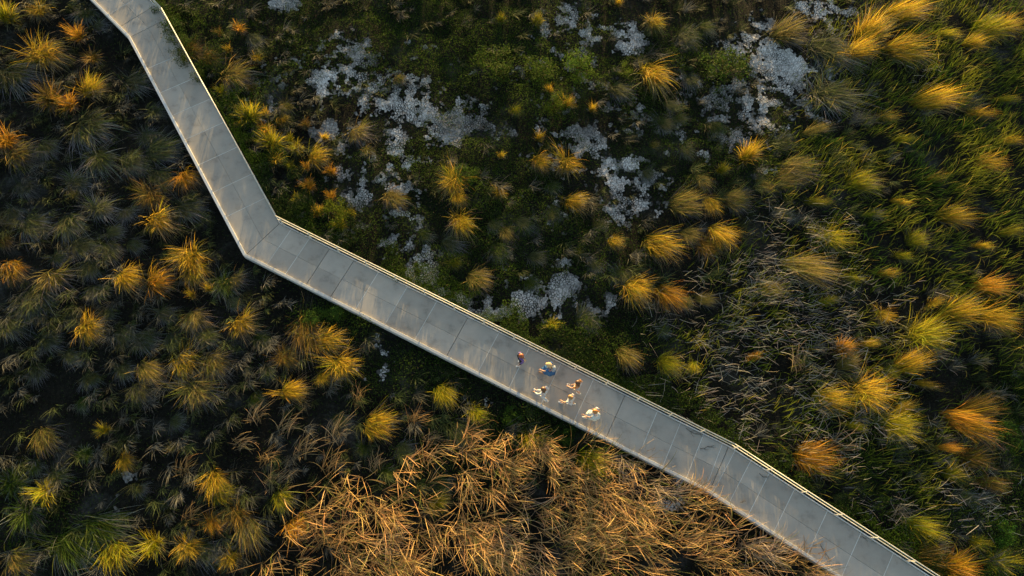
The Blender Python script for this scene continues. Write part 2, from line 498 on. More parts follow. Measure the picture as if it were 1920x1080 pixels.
def mitre(E, off):
    """polyline shifted sideways by off (positive away from the other edge)"""
    pts = []
    for k in range(len(E)):
        ns = []
        for a, b in ((k - 1, k), (k, k + 1)):
            if 0 <= a and b < len(E):
                d = (E[b] - E[a])[:2]; d = d / np.linalg.norm(d); ns.append(np.array([-d[1], d[0]]))
        n = sum(ns) / len(ns); n = n / (n @ n) if len(ns) > 1 else ns[0]
        pts.append(E[k][:2] + n * off)
    return pts
def edge_beam(E, o0, o1, z0, z1, name, mat, cham=0.012):
    a = mitre(E, o0); b = mitre(E, o1)
    for k in range(len(E) - 1):
        P = [tuple(a[k]), tuple(a[k + 1]), tuple(b[k + 1]), tuple(b[k])]
        me = bm_mesh(name, prism(P, z0, z1, 0)); to_local(me); o = link(name, me, mat, deck)
        bv = o.modifiers.new('Bevel', 'BEVEL'); bv.width = cham; bv.segments = 2
dL = (LW[3] - LW[2])[:2]; nLs = np.array([-dL[1], dL[0]]) / np.linalg.norm(dL)
sgnL = 1 if nLs @ (LW[2] - RW[2])[:2] > 0 else -1; sgnR = -sgnL
edge_beam(LW, -0.07 * sgnL, 0.09 * sgnL, DECK - 0.30, DECK + 0.13, 'kerb', MAT_KERB)
edge_beam(RW, 0.0 * sgnR, 0.06 * sgnR, DECK - 0.28, DECK + 0.07, 'kerb', MAT_KERB, 0.008)
# piles carrying the deck
bmp = bmesh.new(); bmesh.ops.create_cone(bmp, cap_ends=True, segments=10, radius1=0.11, radius2=0.10, depth=0.9)
pile_me = bm_mesh('pile', bmp, True); pile_me.materials.append(MAT_SLAB)
for i in range(4):
    L = np.linalg.norm(CW[i + 1] - CW[i])
    for t in np.arange(1.2, L - 0.6, 2.6):
        for q in (0.22, 0.78):
            a = LW[i] + (LW[i + 1] - LW[i]) * t / L; b = RW[i] + (RW[i + 1] - RW[i]) * t / L
            p = a + (b - a) * q
            o = bpy.data.objects.new('pile', pile_me); COL.objects.link(o); o.parent = deck
            o.location = Vector((p[0], p[1], DECK - 0.24 - 0.45)) - DK

# ------------------------------------------------------------------ railing along the upper right edge
RAIL = mitre(RW, 0.035 * sgnR)
rail_root = empty('guard_railing', (RAIL[2][0], RAIL[2][1], DECK))
tag(rail_root, 'pale steel guard railing with two rails along the walkway', 'railing')
RR = Vector((RAIL[2][0], RAIL[2][1], DECK))
def tube_pts(name, pts, r, mat, parent, off, nseg=10, close=True):
    bm = bmesh.new(); rings = []
    pts = [Vector(p) for p in pts]
    for k, p in enumerate(pts):
        d = Vector((0, 0, 0))
        if k > 0: d += (p - pts[k - 1]).normalized()
        if k < len(pts) - 1: d += (pts[k + 1] - p).normalized()
        d.normalize(); u = d.orthogonal().normalized()
        if abs(d.z) < 0.9: u = d.cross(Vector((0, 0, 1))).normalized()
        w = d.cross(u)
        rr = r[k] if isinstance(r, (list, tuple)) else r
        rings.append([bm.verts.new(p - off + (u * math.cos(2 * math.pi * q / nseg) + w * math.sin(2 * math.pi * q / nseg)) * rr) for q in range(nseg)])
    for a, b in zip(rings[:-1], rings[1:]):
        for q in range(nseg):
            bm.faces.new((a[q], a[(q + 1) % nseg], b[(q + 1) % nseg], b[q]))
    if close:
        bm.faces.new(rings[0][::-1]); bm.faces.new(rings[-1])
    return link(name, bm_mesh(name, bm, True), mat, parent)
RH1, RH2 = 0.92, 0.50
for i in range(4):
    a, b = RAIL[i], RAIL[i + 1]
    tube_pts('top_rail', [(a[0], a[1], DECK + RH1), (b[0], b[1], DECK + RH1)], 0.030, MAT_RAIL, rail_root, RR)
    tube_pts('middle_rail', [(a[0], a[1], DECK + RH2), (b[0], b[1], DECK + RH2)], 0.026, MAT_RAIL, rail_root, RR)
bmq = bmesh.new(); box_bm(bmq, (0, 0, RH1 / 2 - 0.03), (1, 0, 0), (0, 1, 0), (0, 0, 1), 0.055, 0.055, RH1 + 0.06, 0.006)
post_me = bm_mesh('post', bmq); post_me.materials.append(MAT_RAIL)
bmq = bmesh.new(); box_bm(bmq, (0, 0, 0.078), (1, 0, 0), (0, 1, 0), (0, 0, 1), 0.15, 0.09, 0.016, 0.003)
plate_me = bm_mesh('base_plate', bmq); plate_me.materials.append(MAT_RAIL)
for i in range(4):
    a, b = np.array(RAIL[i]), np.array(RAIL[i + 1]); L = np.linalg.norm(b - a); n = max(1, round(L / 1.9))
    for k in range(n):
        t = (k + 0.12) / n if i else (k + 0.5) / n
        p = a + (b - a) * t
        o = bpy.data.objects.new('post', post_me); COL.objects.link(o); o.parent = rail_root
        o.location = Vector((p[0], p[1], DECK)) - RR; o.rotation_euler = (0, 0, math.atan2((b - a)[1], (b - a)[0]))
        q = bpy.data.objects.new('base_plate', plate_me); COL.objects.link(q); q.parent = o

# ------------------------------------------------------------------ stuff: ground cover, grasses, reeds
def scatter(x0, x1, y0, y1, n):
    return rng.uniform(x0, x1, n), rng.uniform(y0, y1, n)
XR = (-37, 38); YR = (-13, 40)
COVER = ell([(820, 60, 330, 110, 1), (1000, 150, 190, 110, 1), (560, 60, 160, 90, .85), (640, 30, 120, 60, 1), (900, 330, 230, 130, .9), (760, 300, 130, 60, .7), (1060, 470, 160, 110, .9), (620, 430, 110, 90, .85),
             (900, 480, 140, 80, .9), (1130, 640, 130, 60, 1), (930, 640, 90, 40, .8), (760, 540, 130, 34, .9), (1280, 180, 140, 180, .85), (1420, 280, 120, 100, .8), (470, 120, 90, 130, .8),
             (1220, 270, 90, 70, .8), (600, 340, 60, 60, .8), (840, 700, 200, 60, .9), (640, 600, 80, 40, 1), (980, 800, 150, 50, 1), (1120, 840, 120, 40, 1), (1880, 900, 90, 220, 1), (1780, 1000, 130, 110, .7),
             (1900, 760, 50, 130, 1), (1400, 920, 90, 50, .6), (60, 980, 110, 110, .5), (830, 880, 120, 60, .5), (1680, 900, 120, 100, .8), (380, 40, 80, 60, .9)])
def rail_band(n):
    xs, ys = [], []
    for i in range(4):
        a, b = RW[i][:2], RW[i + 1][:2]; L = np.linalg.norm(b - a); d = (b - a) / L
        nn = np.array([-d[1], d[0]]); nn = nn if nn @ (RW[i] - LW[i])[:2] > 0 else -nn
        m = int(n * L / 75.0); t = rng.uniform(0, L, m); o = 0.16 + 2.2 * rng.uniform(0, 1, m) ** 1.5
        x = a[0] + d[0] * t + nn[0] * o; y = a[1] + d[1] * t + nn[1] * o
        k = (fbm(x, y, 1.0, 151, 3) > 0.30 + 0.17 * o) & (deck_dist(x, y) > HALF + .1); xs.append(x[k]); ys.append(y[k])
    return np.concatenate(xs), np.concatenate(ys)
def build_cover():
    x, y = scatter(*XR, *YR, 2100000)
    em = emask(COVER, x, y)
    d = em * np.clip(0.25 + 1.3 * fbm(x, y, 1.5, 5, 3), 0, 1)
    d = d * np.clip(1.0 - 1.9 * np.clip(mudness(x, y) + 0.05, 0, 1), 0.13 + 0.6 * (fbm(x, y, .8, 53, 3) > .57), 1.0)
    d = np.maximum(d, 0.05)
    keep = (rng.uniform(0, 1, len(x)) < d * 0.92) & (deck_dist(x, y) > HALF + 0.12)
    x = x[keep]; y = y[keep]; em = em[keep]
    hump = np.clip(fbm(x, y, 1.25, 23, 3) * 2.2 - 0.7, 0.06, 1.0) * np.clip(em + .25, .3, 1)
    z = ground_h(x, y) + hump * 0.72 * np.sqrt(rng.uniform(0.02, 1, len(x)))
    # leafy band added along the railing side, its height set to shade the deck
    bx, by = rail_band(120000)
    bz = DECK + 0.235 + 0.22 * (fbm(bx, by, 0.9, 141, 3) - .5) - 0.5 * rng.uniform(0, 1, len(bx)) ** 1.6
    x = np.concatenate([x, bx]); y = np.concatenate([y, by]); z = np.concatenate([z, bz])
    n = len(x)
    t = np.clip(fbm(x, y, 2.4, 77, 3) * 1.6 - .3, 0, 1)[:, None]
    c = np.array([[0.018, 0.034, 0.009]]) * (1 - t) + np.array([[0.050, 0.086, 0.009]]) * t
    br = emask(ell([(1085, 130, 60, 40, 1), (1000, 120, 90, 70, .8), (640, 590, 60, 25, .8), (1880, 960, 70, 90, 1), (900, 300, 120, 50, .5), (830, 320, 60, 30, .6), (1020, 60, 120, 50, .6)]), x, y)[:, None]
    c = c * (1 - 0.7 * br) + np.array([[0.090, 0.135, 0.014]]) * 0.7 * br
    c = c * rng.uniform(0.45, 1.6, (n, 1))
    dry = rng.uniform(0, 1, n) < 0.03
    c[dry] = jcol((0.14, 0.11, 0.06), dry.sum(), .3)
    V, F_, C_ = leaves(np.stack([x, y, z], 1), rng.uniform(0.04, 0.10, n), c)
    print('cover leaves', n)
    o = link('ground_cover', mesh_np('ground_cover', V, F_, C_), MAT_LEAF)
    tag(o, 'low dark green leafy ground cover spread over the marsh', 'ground cover', None, 'stuff')
build_cover()

def build_short_grass():
    x, y = scatter(*XR, *YR, 170000)
    d = 0.30 + 0.65 * np.clip(fbm(x, y, 1.8, 55, 3) * 2.4 - 0.8, 0, 1)
    d = d * (1 - 0.75 * emask(COVER, x, y))
    d = np.where(mudness(x, y) > 0.12, 0.14, d)
    keep = (rng.uniform(0, 1, len(x)) < d) & (deck_dist(x, y) > HALF + 0.1)
    x = x[keep]; y = y[keep]; n = len(x)
    az = -0.6 + (fbm(x, y, 4.0, 61) - .5) * 3 + rng.normal(0, 0.7, n)
    t = fbm(x, y, 3.0, 67, 2)[:, None]
    c1 = np.array([[0.020, 0.024, 0.013]]) * (1 - t) + np.array([[0.060, 0.058, 0.046]]) * t
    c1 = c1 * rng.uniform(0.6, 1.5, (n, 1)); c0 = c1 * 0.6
    V, F_, C_ = ribbons(np.stack([x, y, ground_h(x, y) - 0.02], 1), az, rng.uniform(0.16, 0.46, n), rng.uniform(0, .6, n), rng.uniform(0.7, 1.7, n), rng.uniform(.010, .022, n), 3, c0, c1)
    o = link('short_grass', mesh_np('short_grass', V, F_, C_), MAT_BLADE)
    tag(o, 'short dull grass and litter covering the dark soil', 'grass', None, 'stuff')
build_short_grass()

TUSS = ell([(250, 300, 420, 500, .8), (250, 700, 420, 300, .9), (200, 1000, 300, 200, .8), (450, 120, 120, 120, .5), (1500, 200, 200, 200, .6), (1200, 450, 250, 120, .35), (700, 800, 250, 120, .6), (1750, 800, 250, 250, .5), (1000, 350, 300, 100, .3), (1300, 120, 160, 160, .5), (1000, -200, 1400, 220, .7), (-60, 300, 120, 600, .8)])
def build_tussocks():
    x0, y0 = scatter(*XR, *YR, 14000)
    d = emask(TUSS, x0, y0) * np.clip(fbm(x0, y0, 2.0, 131, 3) * 2.4 - .6, 0.12, 1)
    keep = (rng.uniform(0, 1, len(x0)) < d) & (deck_dist(x0, y0) > HALF + 0.55) & (mudness(x0, y0) < 0.0)
    x0 = x0[keep]; y0 = y0[keep]; K = len(x0); m = 34
    w = np.repeat(np.arange(K), m); n = len(w)
    sz = rng.uniform(.5, 1.4, K)[w]
    a = rng.uniform(0, 2 * math.pi, n); r = .16 * sz * np.sqrt(rng.uniform(0, 1, n))
    x = x0[w] + r * np.cos(a); y = y0[w] + r * np.sin(a)
    az = np.where(x0 > 12, 0.0, -0.75)[w] + rng.normal(0, .35, K)[w] + rng.normal(0, .65, n)
    tone = rng.uniform(0, 1, K)[w][:, None]
    c1 = (np.array([[0.055, 0.060, 0.048]]) * (1 - tone) + np.array([[0.225, 0.22, 0.195]]) * tone) * rng.uniform(.5, 1.4, (n, 1))
    gr = (rng.uniform(0, 1, K) < .5)[w]; c1[gr] = c1[gr] * np.array([[.55, .72, .28]])
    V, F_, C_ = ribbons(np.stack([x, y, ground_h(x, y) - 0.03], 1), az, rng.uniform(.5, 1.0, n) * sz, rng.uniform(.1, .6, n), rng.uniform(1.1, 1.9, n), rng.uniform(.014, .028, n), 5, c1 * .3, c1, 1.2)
    print('tussock blades', n)
    o = link('dull_tussock_grass', mesh_np('dull_tussock_grass', V, F_, C_), MAT_DRY)
    tag(o, 'low dull tussock grass in the shade between the tufts', 'grass', None, 'stuff')
build_tussocks()

GREEN = ell([(1780, 120, 200, 220, 1), (1840, 330, 160, 200, 1), (1680, 300, 190, 130, .9), (1700, 430, 220, 110, 1), (1850, 520, 120, 130, .9), (1560, 420, 110, 90, .6), (1500, 560, 170, 140, .7), (1650, 560, 140, 80, .6),
             (1620, 760, 150, 130, .7), (1740, 860, 130, 110, .6), (1560, 640, 140, 100, .7), (1400, 640, 150, 110, .6), (1900, 180, 80, 300, 1), (1980, 300, 120, 400, 1), (1560, 200, 50, 60, .35)])
def build_green_grass():
    x, y = scatter(6, 38, -6, 36, 80000)
    d = emask(GREEN, x, y) * np.clip(fbm(x, y, 1.3, 83, 3) * 2.6 - 0.75, 0.05, 1)
    keep = (rng.uniform(0, 1, len(x)) < d) & (deck_dist(x, y) > HALF + 0.25)
    x = x[keep]; y = y[keep]; n = len(x)
    az = 0.40 + (fbm(x, y, 2.2, 91) - .5) * 2.4 + rng.normal(0, 0.62, n)
    hgt = 0.55 + 0.75 * fbm(x, y, 1.6, 97, 2)
    t = np.clip(fbm(x, y, 1.7, 99, 2) * 1.6 - .3, 0, 1)[:, None]
    c1 = np.array([[0.085, 0.165, 0.012]]) * (1 - t) + np.array([[0.34, 0.34, 0.03]]) * t  # blade tips coloured bright as if the sun caught them
    c1 = c1 * rng.uniform(0.5, 1.35, (n, 1)); hi = rng.uniform(0, 1, n) < .07; c1[hi] = jcol((.55, .42, .07), hi.sum(), .25); hgt[hi] *= 1.3; c0 = np.array([[0.014, 0.028, 0.007]]) * rng.uniform(.6, 1.3, (n, 1))  # yellow sun highlights put into the colour of some taller blades; bases darkened
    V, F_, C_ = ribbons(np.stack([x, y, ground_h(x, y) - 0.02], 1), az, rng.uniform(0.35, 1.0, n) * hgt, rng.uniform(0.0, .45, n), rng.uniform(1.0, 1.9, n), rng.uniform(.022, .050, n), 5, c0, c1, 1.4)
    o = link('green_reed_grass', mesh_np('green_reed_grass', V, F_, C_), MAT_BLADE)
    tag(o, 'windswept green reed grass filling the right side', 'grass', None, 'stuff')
build_green_grass()

STEM = ell([(1440, 560, 130, 130, 1), (1400, 620, 130, 90, 1), (1480, 690, 150, 70, .9), (1510, 700, 60, 40, 1), (1590, 580, 120, 60, .6), (1480, 800, 150, 60, .9), (1540, 840, 80, 60, .9), (1640, 660, 120, 60, .6), (1650, 790, 100, 50, .8),
            (1380, 740, 140, 50, .8), (1290, 610, 80, 60, .6), (1500, 440, 90, 50, .7), (1680, 960, 70, 60, .5), (1800, 930, 100, 60, .6), (1760, 130, 60, 40, .5), (1250, 750, 80, 40, .5)])
def build_dry_stems():
    x, y = scatter(4, 30, -8, 30, 38000)
    d = emask(STEM, x, y) * np.clip(fbm(x, y, 1.1, 103, 3) * 2.4 - 0.7, 0.04, 1)
    keep = (rng.uniform(0, 1, len(x)) < d) & (deck_dist(x, y) > HALF + 0.5)
    x = x[keep]; y = y[keep]; n = len(x)
    az = rng.uniform(0, 2 * math.pi, n); az = np.where(rng.uniform(0, 1, n) < 0.5, -0.25 + rng.normal(0, .6, n), az); az = np.where(rng.uniform(0, 1, n) < 0.5, 0.1 + rng.normal(0, .4, n), az)
    z = ground_h(x, y) + rng.uniform(0.05, 0.75, n)
    c1 = jcol((0.31, 0.285, 0.25), n, .5); c0 = c1 * rng.uniform(.6, 1, (n, 1))
    V, F_, C_ = ribbons(np.stack([x, y, z], 1), az, rng.uniform(0.2, 0.95, n), rng.uniform(1.0, 1.6, n), rng.uniform(1.3, 2.0, n), rng.uniform(.010, .026, n), 4, c0, c1, side=rng.normal(0, .35, n), taper=.6)
    o = link('fallen_dry_stems', mesh_np('fallen_dry_stems', V, F_, C_), MAT_DRY)
    tag(o, 'tangled grey dead reed stems above the railing', 'dead reeds', None, 'stuff')
build_dry_stems()

REED = ell([(930, 880, 110, 60, 1), (1010, 960, 260, 120, 1), (1150, 960, 200, 90, 1), (1220, 930, 110, 50, .8), (760, 1010, 160, 90, .9), (640, 950, 90, 70, .55), (900, 1060, 330, 70, 1), (1250, 1020, 90, 70, .6), (1160, 870, 80, 30, .7),
            (570, 1010, 60, 60, .8), (1400, 1050, 110, 34, .9), (1480, 1070, 80, 30, .9), (1000, 1150, 400, 80, .9), (1350, 1110, 160, 50, .9)])
def reed_blades(cx, cy, n, az0, spread, lmin, lmax, rad, hbase=0.0, curl=0.5):
    a = rng.uniform(0, 2 * math.pi, n); r = rad * np.sqrt(rng.uniform(0, 1, n))
    x = cx + r * np.cos(a); y = cy + r * np.sin(a)
    az = az0 + rng.normal(0, spread, n)
    return x, y, az, rng.uniform(lmin, lmax, n)
def build_reeds():
    x0, y0 = scatter(-14, 20, -12, 8, 7600)
    d = emask(REED, x0, y0) * np.clip(fbm(x0, y0, 1.6, 111, 2) * 2.2 - 0.5, 0.28, 1)
    keep = (rng.uniform(0, 1, len(x0)) < d * 0.60) & (deck_dist(x0, y0) > HALF + 0.45)
    x0 = x0[keep]; y0 = y0[keep]
    parts = []
    xs, ys, azs, ls = [], [], [], []
    for cx, cy in zip(x0, y0):
        n = int(rng.integers(8, 20)); az0 = -0.25 + (vnoise(np.array([cx]), np.array([cy]), 2.6, 7)[0] - .5) * 1.7 + rng.normal(0, .35)
        x, y, az, l = reed_blades(cx, cy, n, az0, 0.6, 0.7, 2.1, 0.30)
        xs.append(x); ys.append(y); azs.append(az); ls.append(l)
    x = np.concatenate(xs); y = np.concatenate(ys); az = np.concatenate(azs); l = np.concatenate(ls); n = len(x)
    c1 = jcol((0.66, 0.39, 0.155), n, .6, .12)
    gm = np.clip((fbm(x, y, 2.4, 161, 2) - .62) * 4 + np.clip((x - 8) / 5, -.4, .7), 0, .75)[:, None]; c1 = c1 * (1 - gm) + jcol((0.33, 0.285, 0.26), n, .4) * gm
    gr = rng.uniform(0, 1, n) < 0.14; c1[gr] = jcol((0.20, 0.20, 0.05), gr.sum(), .3)
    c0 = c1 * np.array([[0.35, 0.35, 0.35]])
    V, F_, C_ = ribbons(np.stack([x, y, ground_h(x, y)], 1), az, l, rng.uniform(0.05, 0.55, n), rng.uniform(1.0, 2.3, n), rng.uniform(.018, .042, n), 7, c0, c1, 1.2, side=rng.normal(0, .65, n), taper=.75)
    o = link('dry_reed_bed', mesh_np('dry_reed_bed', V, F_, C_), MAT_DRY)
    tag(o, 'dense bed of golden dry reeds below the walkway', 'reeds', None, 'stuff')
build_reeds()

# ------------------------------------------------------------------ grass tufts: a few patterns, copied to each spot of the photo
def tuft_meshes(n_live, n_dry, azs, back, wid, h=1.0, droop=1.0, lens=1.0, tlo=.05, thi=.75, rb=.34, off=-.45, ll=1.0, dl=1.0):
    """a tuft combed by the wind towards +X: blades rise from a small crown and sweep over"""
    out = []
    K = 34
    laz = rng.normal(0, azs, K); lb = rng.uniform(0, 1, K) < back; laz[lb] = rng.uniform(-math.pi, math.pi, lb.sum())
    lth = rng.uniform(tlo, thi, K); lL = rng.uniform(.5, 1.35, K); lc = rng.uniform(.5, 1.2, (K, 1)) * np.ones((1, 3))
    lg = rng.uniform(0, 1, K) < .28; lc[lg] *= np.array([.55, .80, .45])
    for n, dry in ((n_live, False), (n_dry, True)):
        k = rng.integers(0, K, n)
        a = rng.uniform(0, 2 * math.pi, n); r = rb * np.sqrt(rng.uniform(0, 1, n))
        base = np.stack([off + r * np.cos(a) * .9, r * np.sin(a), np.full(n, -.06)], 1)
        az = laz[k] + rng.normal(0, .32, n) + .35 * np.sin(a) * r / rb
        th0 = np.clip(lth[k] * (1 if dry else .8) + rng.normal(0, .15, n) + (.32 if dry else 0), 0, 1.35)
        th1 = th0 + (rng.uniform(.55, 1.25, n) + (.25 if dry else 0)) * droop
        L = lL[k] * rng.uniform(.5, 1.2, n) * 1.55 * lens * (dl if dry else ll)
        if dry:
            c1 = jcol((0.36, 0.335, 0.29), n, .4) * (0.4 + 0.6 * lc[k]); c0 = c1 * .28  # dry strands, their grey also standing for the shaded tail of the tuft
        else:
            c1 = jcol((0.72, 0.56, 0.11), n, .4, .12) * lc[k]; c0 = jcol((0.06, 0.075, 0.018), n, .3)  # live blades, with the sunlit gold of the crest put into their colour
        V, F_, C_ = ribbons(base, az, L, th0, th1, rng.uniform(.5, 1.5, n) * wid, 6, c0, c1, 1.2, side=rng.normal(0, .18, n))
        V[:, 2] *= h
        me = mesh_np('dry_shaded_blades' if dry else 'live_lit_blades', V, F_, C_); me.materials.append(MAT_DRY if dry else MAT_BLADE)
        out.append(me)
    return out
PROTO = {'f': [tuft_meshes(520, 380, .85, .2, .020, 1.0, 1.1, .82, .25, .9, .46, -.4, .9, 1.08) for k in range(4)],      # fountain
         'w': [tuft_meshes(int(rng.integers(420, 640)), 400, rng.uniform(.28, .55), rng.uniform(.0, .08), .020, 1.12, .9, .9, .45, 1.05, rng.uniform(.40, .62), -.65, rng.uniform(.78, 1.0), 1.05) for k in range(14)],                   # windblown
         'c': [tuft_meshes(340, 120, 1.3, .4, .034, .9, .9, .75) for k in range(4)],       # coarse
         'u': [tuft_meshes(420, 150, .9, .3, .024, 1.2, .7, .8) for k in range(3)]}        # upright
TINT = {'G': (1.14, .90, .45), 'O': (1.18, .72, .40), 'Y': (.80, .82, .26), 'S': (.26, .34, .75), 'T': (.62, .58, .85), 'B': (.50, .38, .42), 'D': (.14, .26, .2)}  # own tints mixed with sunlit gold and shaded grey put into the colour
WORD = {'G': 'golden', 'O': 'orange gold', 'Y': 'yellow green', 'S': 'silvery grey', 'T': 'tan', 'B': 'brownish', 'D': 'dark green'}
# x, y, radius on the photo, colour class, pattern
TUFTS = """20 30 32 Y c;72 18 22 G f;80 95 40 G f;142 68 28 O c;168 108 22 B c;20 135 38 S w;178 155 32 G w;253 148 26 S w;90 190 36 B c;130 200 28 O c;165 232 38 S w;8 262 35 O f;35 285 35 T w;80 270 28 S w;277 252 22 S f;305 275 32 S w;247 305 28 S w;180 300 35 S w;142 338 26 S f;300 335 25 S w;346 335 32 O w;290 205 15 S f;150 20 25 S w;187 43 14 S w
360 95 22 B w;395 110 20 B w;450 55 18 O c;478 72 18 S w;445 135 28 T w;483 110 16 G c;420 172 18 Y c;478 215 30 Y c;535 200 18 T w;530 225 16 G w;517 272 33 Y c;600 292 28 G w;577 230 16 B c;520 300 20 G c;500 245 18 O c;560 280 20 Y c;625 320 16 O c;585 350 20 O c
1160 10 12 G u;1230 45 24 G w;1233 143 42 G w;1170 165 26 S w;1070 197 18 G u;1113 207 11 G u;1033 170 14 G c;940 37 14 Y c;1010 42 18 Y c;970 207 14 Y w;1013 262 13 G u;1018 305 22 G w;1070 312 27 G w;942 293 11 G c;848 350 28 G w;750 147 14 T w;675 250 25 T w;690 282 14 T w;1260 230 20 S w;1265 193 18 S w;1220 325 15 S w;1230 270 12 T w
1293 63 25 S f;1330 50 20 D w;1653 45 36 G w;1713 20 32 G w;1627 90 30 G w;1580 93 34 S w;1717 92 36 G w;1580 165 42 S f;1770 183 36 G w;1877 43 30 Y w;1493 50 30 T w;1413 283 28 G u;1357 323 16 Y c;1323 340 20 T w;1513 313 30 T w;1487 337 22 T w;1630 343 30 Y w;1867 307 22 G w;1673 217 16 G w;1833 180 25 S w;1290 277 18 S f;1285 218 15 S w;1838 75 20 G w;1905 40 22 G w
60 420 32 S w;123 423 32 S w;187 387 30 S f;233 400 22 S w;303 420 40 G w;283 373 28 B w;353 387 30 S w;140 367 14 T u;153 460 25 S w;200 470 25 S w;350 483 38 G f;363 515 30 G w;240 520 38 G w;300 525 36 O w;20 510 30 O w;90 530 38 T w;7 455 18 B w;163 503 22 S w;170 550 22 S w;57 568 35 S w;12 613 30 S w;163 617 35 G f;363 557 14 G u;397 543 12 G u;443 527 24 T w;417 533 30 D f;360 607 26 T w;457 613 42 G w;387 637 26 S w;230 633 22 S w;270 640 26 S w;280 697 32 T w;347 687 34 G w;403 690 32 T w;230 697 25 S w;567 637 38 B w;620 640 36 G w;537 672 28 B f;650 690 36 G w;605 712 20 G w;165 712 20 S w;493 570 10 B c
743 373 24 T w;860 373 22 G w;867 425 34 G w;950 437 20 T w;850 457 20 S w;900 522 30 T w;1085 380 28 G w;1155 455 22 G w;1245 465 44 G w;1175 520 22 S w;1200 550 36 G w;1258 557 38 O w;1105 590 24 S w;1043 610 20 Y c;1107 607 18 S w;1180 672 32 T w;1260 690 30 Y w;940 365 14 G w;1087 473 11 Y c;940 470 25 S w;860 490 16 Y w;985 415 20 S w;1040 400 18 S w
1300 377 34 T w;1335 387 22 G w;1393 373 26 T w;1300 440 24 T w;1357 443 36 G w;1340 467 28 B w;1580 450 28 Y w;1533 503 42 T w;1457 540 22 T w;1803 403 28 G w;1730 447 22 Y w;1867 537 28 O w;1820 577 36 G w;1880 600 34 G w;1763 617 44 Y w;1667 597 20 G w;1593 650 20 O u;1597 675 20 T w;1717 677 32 G w;1670 513 14 G w;1423 667 14 O c;1290 570 18 T w;1300 690 20 Y w
77 830 28 T w;200 807 18 Y u;230 868 28 G f;323 843 14 T u;260 740 25 T w;378 735 36 T w;405 910 34 G w;420 930 28 Y w;400 985 28 O f;440 970 34 B f;465 1010 32 T w;430 1050 30 G f;353 1030 36 G f;385 1040 34 S w;190 1005 55 D w;293 1030 34 Y u;215 1050 45 Y w;130 1040 50 D w;35 1055 32 T w;35 975 40 D c;85 935 35 Y c;20 915 35 D c;100 900 26 S w;530 945 32 Y w;560 1000 36 O w;555 732 36 G w;163 855 22 D c;307 950 14 S c
715 800 40 G w;835 745 36 Y w;897 783 30 Y w;867 817 30 S w;1000 835 36 Y w;1120 872 40 Y w;823 947 30 Y w;730 890 22 D c;833 907 20 D w;967 1065 30 B w;1120 980 25 B w
1573 747 34 G w;1650 737 42 G w;1697 800 34 Y w;1837 803 42 O w;1853 763 30 B w;1847 860 34 B w;1800 887 28 Y w;1540 863 38 O w;1743 993 32 Y w;1840 1017 22 Y f;1887 1050 30 Y f;1813 1063 40 O w;1760 1043 36 B w;1873 910 26 B w;1827 937 20 S w
465 205 16 Y c;455 232 14 G c;490 268 16 Y c;547 262 16 Y c;503 212 14 G c;547 312 16 Y c;612 258 12 G c;575 315 14 O c;562 372 16 Y c;602 398 16 G c;645 425 18 Y c;662 402 14 Y c;622 372 14 O c;430 95 13 G c;470 165 14 B c;410 60 13 B c
1850 212 15 G w;1900 182 14 Y w;1785 62 15 Y w;1702 262 14 Y w;1762 332 15 G w;1903 262 14 G w;1642 402 14 Y w;1692 382 13 G w;1602 522 14 Y w;1703 482 15 Y w;1852 462 14 G w;1903 432 15 Y w;1562 562 14 Y w;1642 642 15 G w;1682 702 14 Y w;1762 562 15 G w;1742 722 16 G w;1612 802 15 Y w;1702 762 16 G w;1782 842 16 O w;1480 400 15 S w;1440 350 14 T w;1540 380 14 Y w
40 350 20 S w;20 400 20 S w;110 480 20 S w;215 430 18 S w;250 460 18 S w;130 600 20 S w;200 590 18 S w;90 640 20 S w;310 590 20 S w;320 640 18 S w;130 670 20 S w;60 700 20 S w;440 570 18 S w;490 640 18 D w;500 700 18 S w;330 790 18 S w;150 760 18 D w;60 880 18 D w;260 920 18 S w;480 750 18 D w;640 790 20 S w;760 850 20 S w;680 850 18 D w
930 420 16 S w;800 440 16 D w;1010 480 18 S w;1120 500 16 S w;1330 560 20 T w;1250 620 18 S w;1000 530 16 D w;1130 420 14 S w;1040 350 14 D w;1300 150 18 S w;1480 260 20 S w;1540 240 18 T w;1350 240 16 D w"""
ZONE = [["left of the walkway's top end", "right of the walkway's upper stretch", 'near the upper cracked mud', 'in dark scrub at top centre', 'around the top right mud', 'in green grass at top right'],
        ['at the left edge', "close to the walkway's sharp bend", 'between the railing and upper mud', 'beside the central mud', 'right of the central mud', 'in green grass at the right edge'],
        ['in the lower left scrub', "below the walkway's sharp bend", "below the walkway's middle", 'above the walking people', 'above the railing in dead stems', 'at the right edge below centre'],
        ['in the bottom left corner', "left of the reed bed", 'inside the reed bed', 'at the reed bed beside the deck', 'near the railing by the last bend', 'in the bottom right corner']]
ORD = ['leftmost there', 'second from left there', 'third from left there', 'fourth from left there', 'fifth from left there', 'sixth from left there', 'seventh from left there', 'eighth from left there', 'ninth from left there', 'tenth from left there', 'eleventh from left there', 'twelfth from left there', 'thirteenth from left there', 'fourteenth from left there', 'fifteenth from left there', 'sixteenth from left there']
rows = []
for ln in TUFTS.replace('\n', ';').split(';'):
    a = ln.split(); rows.append((float(a[0]), float(a[1]), float(a[2]), a[3], a[4]))
zones = {}
def zone_of(r): return (min(3, int(r[1] // 270)), min(5, int(r[0] // 320)))
def size_of(r): return 'small' if r[2] < 19 else ('large' if r[2] >= 34 else 'medium')
for i, r in enumerate(rows): zones.setdefault((zone_of(r), r[3], size_of(r)), []).append(i)
for k in zones: zones[k].sort(key=lambda i: rows[i][0])
